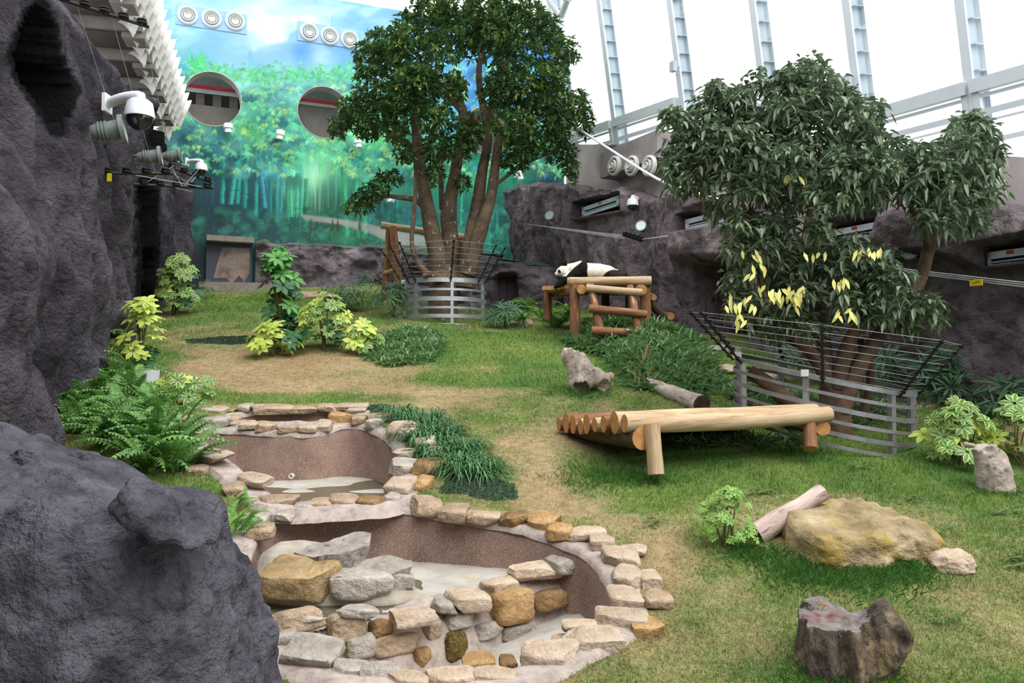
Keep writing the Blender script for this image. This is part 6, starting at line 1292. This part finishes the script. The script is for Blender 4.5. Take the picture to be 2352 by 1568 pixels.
for q, (px, py) in enumerate(((710, 75), (757, 84), (803, 92))): diffuser('%s round grey diffuser in the mural row beside the big tree' % ords[q], on_mural(px, py)+MN*.02, MN, .29)
M_BLUEP = mat('blue_panel', A('a4caf0', 1.3), A('98c2ec', 1.3), rough=.6)
for (x0, x1, ya, yb, lab) in ((403, 567, 12, 76, 'pale blue access panel behind the left row of diffusers'), (683, 822, 49, 112, 'pale blue access panel behind the diffusers beside the big tree')):
    a_, b_ = on_mural(x0, (ya+yb)/2-8), on_mural(x1, (ya+yb)/2+9); zc = (a_[2]+b_[2])/2; m = MB(); a_[2] = b_[2] = zc; m.bar(a_+MN*.008, b_+MN*.008, .03, .62); m.obj('access_panel', M_BLUEP, label=lab, cat='panel')
# vent box on the upper right wall
bx = thing('vent_box', 'grey box with three round diffusers above the mauve rock wall', 'vent box', on_up(1455, 410, -.3))
M_BOXC = mat('painted_vent_box', A('8f8686', .85), A('7c7274', .85), rough=.7, scale=2)
a_, b_ = on_up(1398, 384, -.25), on_up(1530, 384, -.25); b_[2] = a_[2]; m = MB(); m.bar(a_, b_, .5, .62); m.obj('casing', M_BOXC, bx)
for k, px in enumerate((1413, 1453, 1493)):
    c = on_up(px, 381, -.52); n = -RN
    for nm, prof, mm in (('outer_ring', [(.72, -.05), (.74, .25), (.86, .35), (1., .25), (1.02, -.05)], M_DIFF), ('throat', [(.001, 0), (.74, 0)], M_DARK), ('middle_ring', [(.46, 0), (.5, .5), (.58, .52), (.62, .05)], M_DIFF), ('hub', [(.001, .5), (.2, .52), (.3, .6), (.34, .55), (.36, .02)], M_DIFF)):
        V, F = lathe([(a*.235, q*.235) for a, q in prof], 30, n, c); obj(nm, V, F, mm, bx)
diffuser('round grey diffuser half hidden by the drooping tree on the upper wall', on_up(1685, 398, -.08), -RN, .2)
# white spotlights on the mural
for (px, py, tilt, lab) in ((523, 300, .0, 'white cup spotlight on the mural below the left round opening'), (641, 315, .12, 'white cup spotlight on the mural between the two round openings'), (819, 334, -.12, 'white cup spotlight on the mural at the edge of the big tree crown'), (1187, 407, -.25, 'white cup spotlight at the dark right end of the mural')):
    c = on_mural(px, py)+MN*.28; t = thing('wall_spotlight', lab, 'spotlight', c-np.array([0, 0, .14])); ax = np.array([tilt, 0, 1.])
    V, F = lathe([(.001, -.14), (.095, -.14), (.1, -.02), (.13, -.01), (.13, .12), (.12, .13), (.001, .12)], 20, ax, c); obj('cup', V, F, M_WPLAST, t); V, F = lathe([(.135, -.005), (.135, .03), (.128, .03)], 20, ax, c); obj('collar', V, F, M_WPLAST, t)
    m = MB(); m.tube([c-np.array([.02, 0, 0]), c-MN*.3-np.array([.1, 0, .02])], .03, 8); m.obj('arm', M_WPLAST, t)
t = thing('wall_spotlight', 'twin white lamp on the mural beside the low branch of the big tree', 'spotlight', on_mural(893, 468))
for dx in (-6, 6): c = on_mural(893+dx, 460)+MN*.2; V, F = lathe([(.001, -.08), (.075, -.08), (.08, .08), (.001, .08)], 14, (dx*.05, -.3, .6), c); obj('cup', V, F, M_WPLAST, t)
# dome cameras
def dome_camera(label, px, py, D, r, mount, wallpt):
    """px,py: centre of the white housing; r in pixels"""
    c = at(px, py, D); k = D/FPX; R = r*k; t = thing('dome_camera', label, 'camera', c-np.array([0, 0, R*1.2]))
    V, F = lathe([(.001, R*.75), (R*.55, R*.72), (R*.85, R*.5), (R*.95, 0), (R*1.02, -R*.45), (R*1.0, -R*.55), (.001, -R*.55)], 28, (0, 0, 1), c); obj('housing', V, F, M_WPLAST, t)
    V, F = lathe([(R*.9, -R*.5), (R*.88, -R*.8), (R*.7, -R*1.15), (R*.4, -R*1.38), (.001, -R*1.45)], 26, (0, 0, 1), c); obj('dome', V, F, M_DOME, t)
    w = np.asarray(wallpt); m = MB(); a_ = c+np.array([0, 0, R*.75]); m.tube(spline([a_-np.array([0, 0, R*.1]), a_+np.array([0, 0, R*.25]), (a_+w)/2+np.array([0, 0, R*.28]), w], 12), np.linspace(R*.3, R*.38, 12), 12); m.obj('arm', M_WPLAST, t)
    m = MB(); m.box(w, (R*.25, R*1.1, R*1.3)); m.obj('mount_plate', M_WPLAST, t); return t
dome_camera('large white dome camera on a bracket high on the left rock wall', 321, 252, 12.6, 33, 0, at(246, 238, 12.9)); dome_camera('small white dome camera at the far end of the left rock wall', 462, 384, 21.5, 14, 0, at(430, 372, 21.8)); dome_camera('white dome camera on the mauve rock wall right of the first slot', 1453, 465, 18.6, 13.5, 0, at(1474, 466, 18.9))
# floodlights
def flood(label, px, py, D, r, L, ax, mnt):
    c = at(px, py, D); k = D/FPX; R = r*k; L = L*k; ax = np.asarray(ax, float); ax /= np.linalg.norm(ax); t = thing('floodlight', label, 'floodlight', c-np.array([0, 0, R*1.3]))
    V, F = lathe([(.001, -L), (R*.45, -L), (R*.62, -L*.8), (R*.7, -L*.45), (R*.78, -L*.1), (R*.78, 0)], 24, ax, c); obj('body', V, F, M_GALV, t)
    V, F = lathe([(R*.78, -L*.08), (R*1.15, -L*.08), (R*1.15, L*.06), (R*.98, L*.06), (R*.95, L*.01)], 26, ax, c); obj('flange', V, F, M_GALV, t)
    V, F = lathe([(.001, L*.02), (R*.95, L*.02)], 24, ax, c); obj('lens', V, F, M_GLASSF, t)
    for q in range(3):
        V, F = lathe([(R*.72, -L*(.5+q*.1)), (R*.8, -L*(.5+q*.1)), (R*.8, -L*(.46+q*.1)), (R*.72, -L*(.46+q*.1))], 22, ax, c); obj('cooling_fin', V, F, M_GALV, t)
    m = MB(); m.tube([c-ax*L*.5, c-ax*L*.7+np.asarray(mnt)*R], R*.16, 8); m.obj('bracket', M_GALV, t)
flood('grey cylindrical floodlight below the large dome camera', 282, 296, 12.2, 29, 72, (1, .3, .22), (-1.6, .2, .3)); flood('grey cylindrical floodlight nearer of the pair along the left rock wall', 368, 358, 16., 20, 50, (1, .3, .16), (-1.5, .2, .2)); flood('grey cylindrical floodlight farther of the pair along the left rock wall', 414, 356, 18.5, 16, 40, (1, .3, .18), (-1.5, .2, .2))
flood('grey floodlight with lit glass at the left end of the mauve wall', 1262, 494, 20.6, 11, 26, (-.5, -1, .25), (.5, 1.5, -.4)); flood('grey floodlight with lit glass below the right dome camera', 1472, 518, 18.2, 12, 28, (-.5, -1, .25), (.5, 1.5, -.4)); flood('round floodlight on the mauve wall behind the drooping tree crown', 2090, 580, 12.4, 15, 30, (-.3, -1, .2), (.5, 1.5, -.4))
# slot diffusers in the right wall
M_REDT = mat('red_tag', A('d04038'), rough=.6)
for q, (sl, lab) in enumerate(zip(SLOTS, ('first long slot grille in the mauve wall, nearest the mural', 'second long slot grille in the mauve wall, left of the drooping tree', 'third long slot grille half hidden in the drooping tree', 'long slot grille at the right picture edge'))):
    p0, p1, p2 = on_right(sl[0][0]+6, sl[0][1]-9, -.02), on_right(sl[3][0]-2, sl[3][1]-9, -.02), None; p1[2] = p0[2]; L = np.linalg.norm(p1-p0); h = .24
    t = thing('slot_grille', lab, 'vent', (p0+p1)/2-np.array([0, 0, h/2])); d = (p1-p0)/L
    for nm, dz, hh, s0, s1, m_, off in (('frame', h*.3, h*.42, 0, 1, M_ALU, 0), ('frame', -h*.36, h*.28, 0, 1, M_ALU, 0), ('end_cap', 0, h, 0, .07, M_ALU, .0), ('end_cap', 0, h, .93, 1, M_ALU, .0), ('slit', -.03, h*.5, .05, .95, M_DARK, .03), ('blade', -.025, h*.08, .06, .94, M_ALU, .01)):
        m = MB(); m.bar(p0+d*L*s0+np.array([0, 0, dz])+RN*off, p0+d*L*s1+np.array([0, 0, dz])+RN*off, .05, hh); m.obj(nm, m_, t)
    m = MB(); c = p0+d*L*.5+np.array([0, 0, h*.36]); m.bar(c-d*.05-RN*.028, c+d*.05-RN*.028, .006, .05); m.obj('tag', M_REDT, t)
# electric racks on the left rock
def rack(label, p0, p1, n, wires=(), yellow=None):
    t = thing('electric_rack', label, 'electric rack', p0); p0, p1 = np.asarray(p0), np.asarray(p1); m = MB(); m.tube([p0, p1], .026, 8); m.obj('bar', M_BLACKP, t)
    for k in range(n):
        p = p0+(p1-p0)*((k+.6)/n); o = inst('insulator', INSUL, t, p+np.array([0, 0, .045]), None, 2.4)
    for a_, b_ in wires: m = MB(); m.tube([a_, b_], .005, 4, False); m.obj('wire', M_WIRE, t)
    if yellow is not None: m = MB(); m.box(yellow, (.07, .01, .13)); m.obj('tag', M_YEL, t)
    return t
M_YEL = mat('yellow_sign', A('e8cf2c', .95), A('dcc226', .95), rough=.5)
rack('black insulator bar hanging at the top left above the dark cave', at(120, -8, 11.), at(342, 62, 11.8), 5, [(at(176, 10, 11.2), at(300, 398, 15.)), (at(255, 35, 11.5), at(355, 395, 15.5)), (at(325, 55, 11.7), at(400, 390, 16.))])
rack('black insulator bar across the left rock below the floodlights', at(217, 397, 12.8), at(398, 399, 13.4), 4, [(at(300, 400, 13.1), at(470, 430, 16.)), (at(398, 399, 13.4), at(440, 425, 16))], at(251, 407, 12.85))
rack('lower black insulator bar ending against the mural', at(306, 423, 15.), at(490, 432, 16.), 5, [(at(330, 423, 16.7), at(400, 380, 17)), (at(420, 430, 17), at(460, 385, 17.2)), (at(390, 428, 17), at(440, 440, 17))])
rack('slanting black insulator bar under the small dome camera', at(378, 378, 17.2), at(488, 420, 17.6), 4, [(at(395, 385, 17.2), at(420, 430, 17)), (at(450, 405, 17.4), at(430, 430, 17))])
rack('short insulator bar before the mauve wall above the panda', at(1432, 540, 18.), at(1474, 553, 17.6), 5, [(at(1207, 514, 21.), at(1436, 541+k*2, 18.)) for k in range(5)]+[(at(1470, 550, 17.6), at(1570, 535+2*k, 17.)) for k in range(3)])
wr = thing('fence_wire', 'three parallel electric wires strung along the mauve rock wall', 'wire', on_right(2200, 640, -.5))
for k in range(3): m = MB(); m.tube([on_right(1570, 537+2*k, -.35), on_right(1850, 590+4*k, -.45), on_right(2080, 618+4*k, -.5), on_right(2380, 652+5*k, -.5)], .009, 5); m.obj('strand', M_WIRE, wr)
m = MB(); c = on_right(2242, 649, -.53); m.bar(c-GD*.09, c+GD*.09, .012, .085); sg = m.obj('warning_plate', M_YEL, label='small yellow warning plate hung on the wall wires', cat='sign')
m = MB(); m.bar(c-GD*.05-RN*.008+np.array([0, 0, -.006]), c+GD*.06-RN*.008+np.array([0, 0, .006]), .003, .008); m.bar(c-GD*.02-RN*.008+np.array([0, 0, .015]), c+GD*.05-RN*.008+np.array([0, 0, .02]), .003, .006); m.obj('print', mat('sign_print', A('b08a1c'), rough=.6), sg)
m = MB(); m.tube(spline([at(1312, 285, 19.5), at(1400, 342, 18.), at(1505, 408, 16.5), at(1570, 434, 15.5), at(1640, 455, 14.5), at(1720, 492, 13.)], 30), .028, 8); m.obj('cable', M_WPLAST, label='white hose stretched from the big tree across to the drooping tree', cat='hose')
m = MB(); m.box(on_glass(1546, 153, -.25), (.1, .14, .22), rotz(.5)); s_ = m.obj('small_speaker', M_WEB, label='small grey box clamped on the second mullion of the glass wall', cat='box'); m = MB(); m.tube([on_glass(1546, 153, -.25), on_glass(1562, 153, -.02)], .015, 6); m.obj('arm', M_WEB, s_)

# ================================================================ grass blades
rgg = np.random.default_rng(123); NB_ = 620000
yy = (4.2**-.5+rgg.random(NB_)*(24.**-.5-4.2**-.5))**-2.; xx = rgg.uniform(-1, 1, NB_)*np.minimum(10., yy*.66+.3)
lw = np.interp(yy, [p[1] for p in LEFT_LINE], [p[0] for p in LEFT_LINE]); rw = np.interp(-yy, [-p[1] for p in RIGHT_LINE], [p[0] for p in RIGHT_LINE])
ok = (xx > lw+.35) & (xx < rw-.15) & (yy < 24.2+.02*xx); low = np.interp(xx, [p[0] for p in LOW_LINE], [p[1] for p in LOW_LINE]); ok &= yy < low-.15; xx, yy = xx[ok], yy[ok]
nr = (xx > -6) & (xx < 3) & (yy > 4) & (yy < 13); kp = np.ones(len(xx), bool); kp[nr] = pool_sdf(xx[nr], yy[nr]) > .27; xx, yy = xx[kp], yy[kp]; n = len(xx)
sw = straw(xx, yy); gc = grass_colour(xx, yy, rgg)*rgg.uniform(.5, 1.45, n)[:, None]; zz = ground(xx, yy)
clump = .5+.5*vnoise(xx*3.3, yy*3.3, 0, 55); hh = (.028+.05*clump*(1-sw))*rgg.uniform(.5, 1.3, n)*np.interp(yy, [4, 10, 24], [.9, 1.15, 1.5]); w = .0022*np.interp(yy, [4, 24], [1., 3.2])
a = rgg.random(n)*6.28; ln = rgg.uniform(.2, 1.1, n)+.5*sw; b0 = np.stack([xx, yy, zz-.004], 1); s = np.stack([-np.sin(a), np.cos(a), 0*a], 1)*w[:, None]; tip = b0+np.stack([np.cos(a)*np.sin(ln), np.sin(a)*np.sin(ln), np.cos(ln)], 1)*hh[:, None]
V = np.stack([b0-s, b0+s, tip], 1).reshape(-1, 3); F = np.arange(3*n).reshape(-1, 3); M_GRASS = mat('grass_blade', (1, 1, 1), (.9, .9, .9), rough=.7, scale=1, attr=True, spec=.15, trans=.25)
obj('grass', V, F, M_GRASS, col=np.repeat(gc, 3, 0), label='short mown grass blades green and straw all over the slope', cat='grass', kind='stuff')
# longer tufts at the foot of boulder, bench and stump
TP = [(1860, 1318, 110, 900), (1950, 1325, 160, 1400), (2060, 1315, 110, 800), (1740, 1275, 80, 500), (1500, 1100, 60, 260), (1400, 1100, 120, 900), (1905, 1560, 90, 500), (2010, 1550, 60, 300), (2290, 1130, 60, 300), (1350, 900, 70, 400), (1840, 1040, 50, 200)]
bx_, cx__ = [], []
for px, py, r, q in TP:
    c = Gp(px, py); k = c[1]/FPX; p = c[:2]+rgg.normal(size=(q, 2))*np.array([r*k*.5, r*k*.35]); bx_.append(p)
p = np.concatenate(bx_); p = p[pool_sdf(p[:, 0], p[:, 1]) > .3]; n = len(p); b0 = np.column_stack([p, ground(p[:, 0], p[:, 1])-.01]); a = rgg.random(n)*6.28; ln = rgg.uniform(.1, .8, n); d = np.stack([np.cos(a)*np.sin(ln), np.sin(a)*np.sin(ln), np.cos(ln)], 1); col = (GREEN_B*.9)*rgg.uniform(.6, 1.5, n)[:, None]
V, F, C = leaves(b0, d, .11*rgg.uniform(.6, 1.3, n), .006, col, .1, .35); obj('long_grass', V, F, M_GRASS, col=C, label='longer bright green grass tufts around the boulder, bench and stumps', cat='grass', kind='stuff')
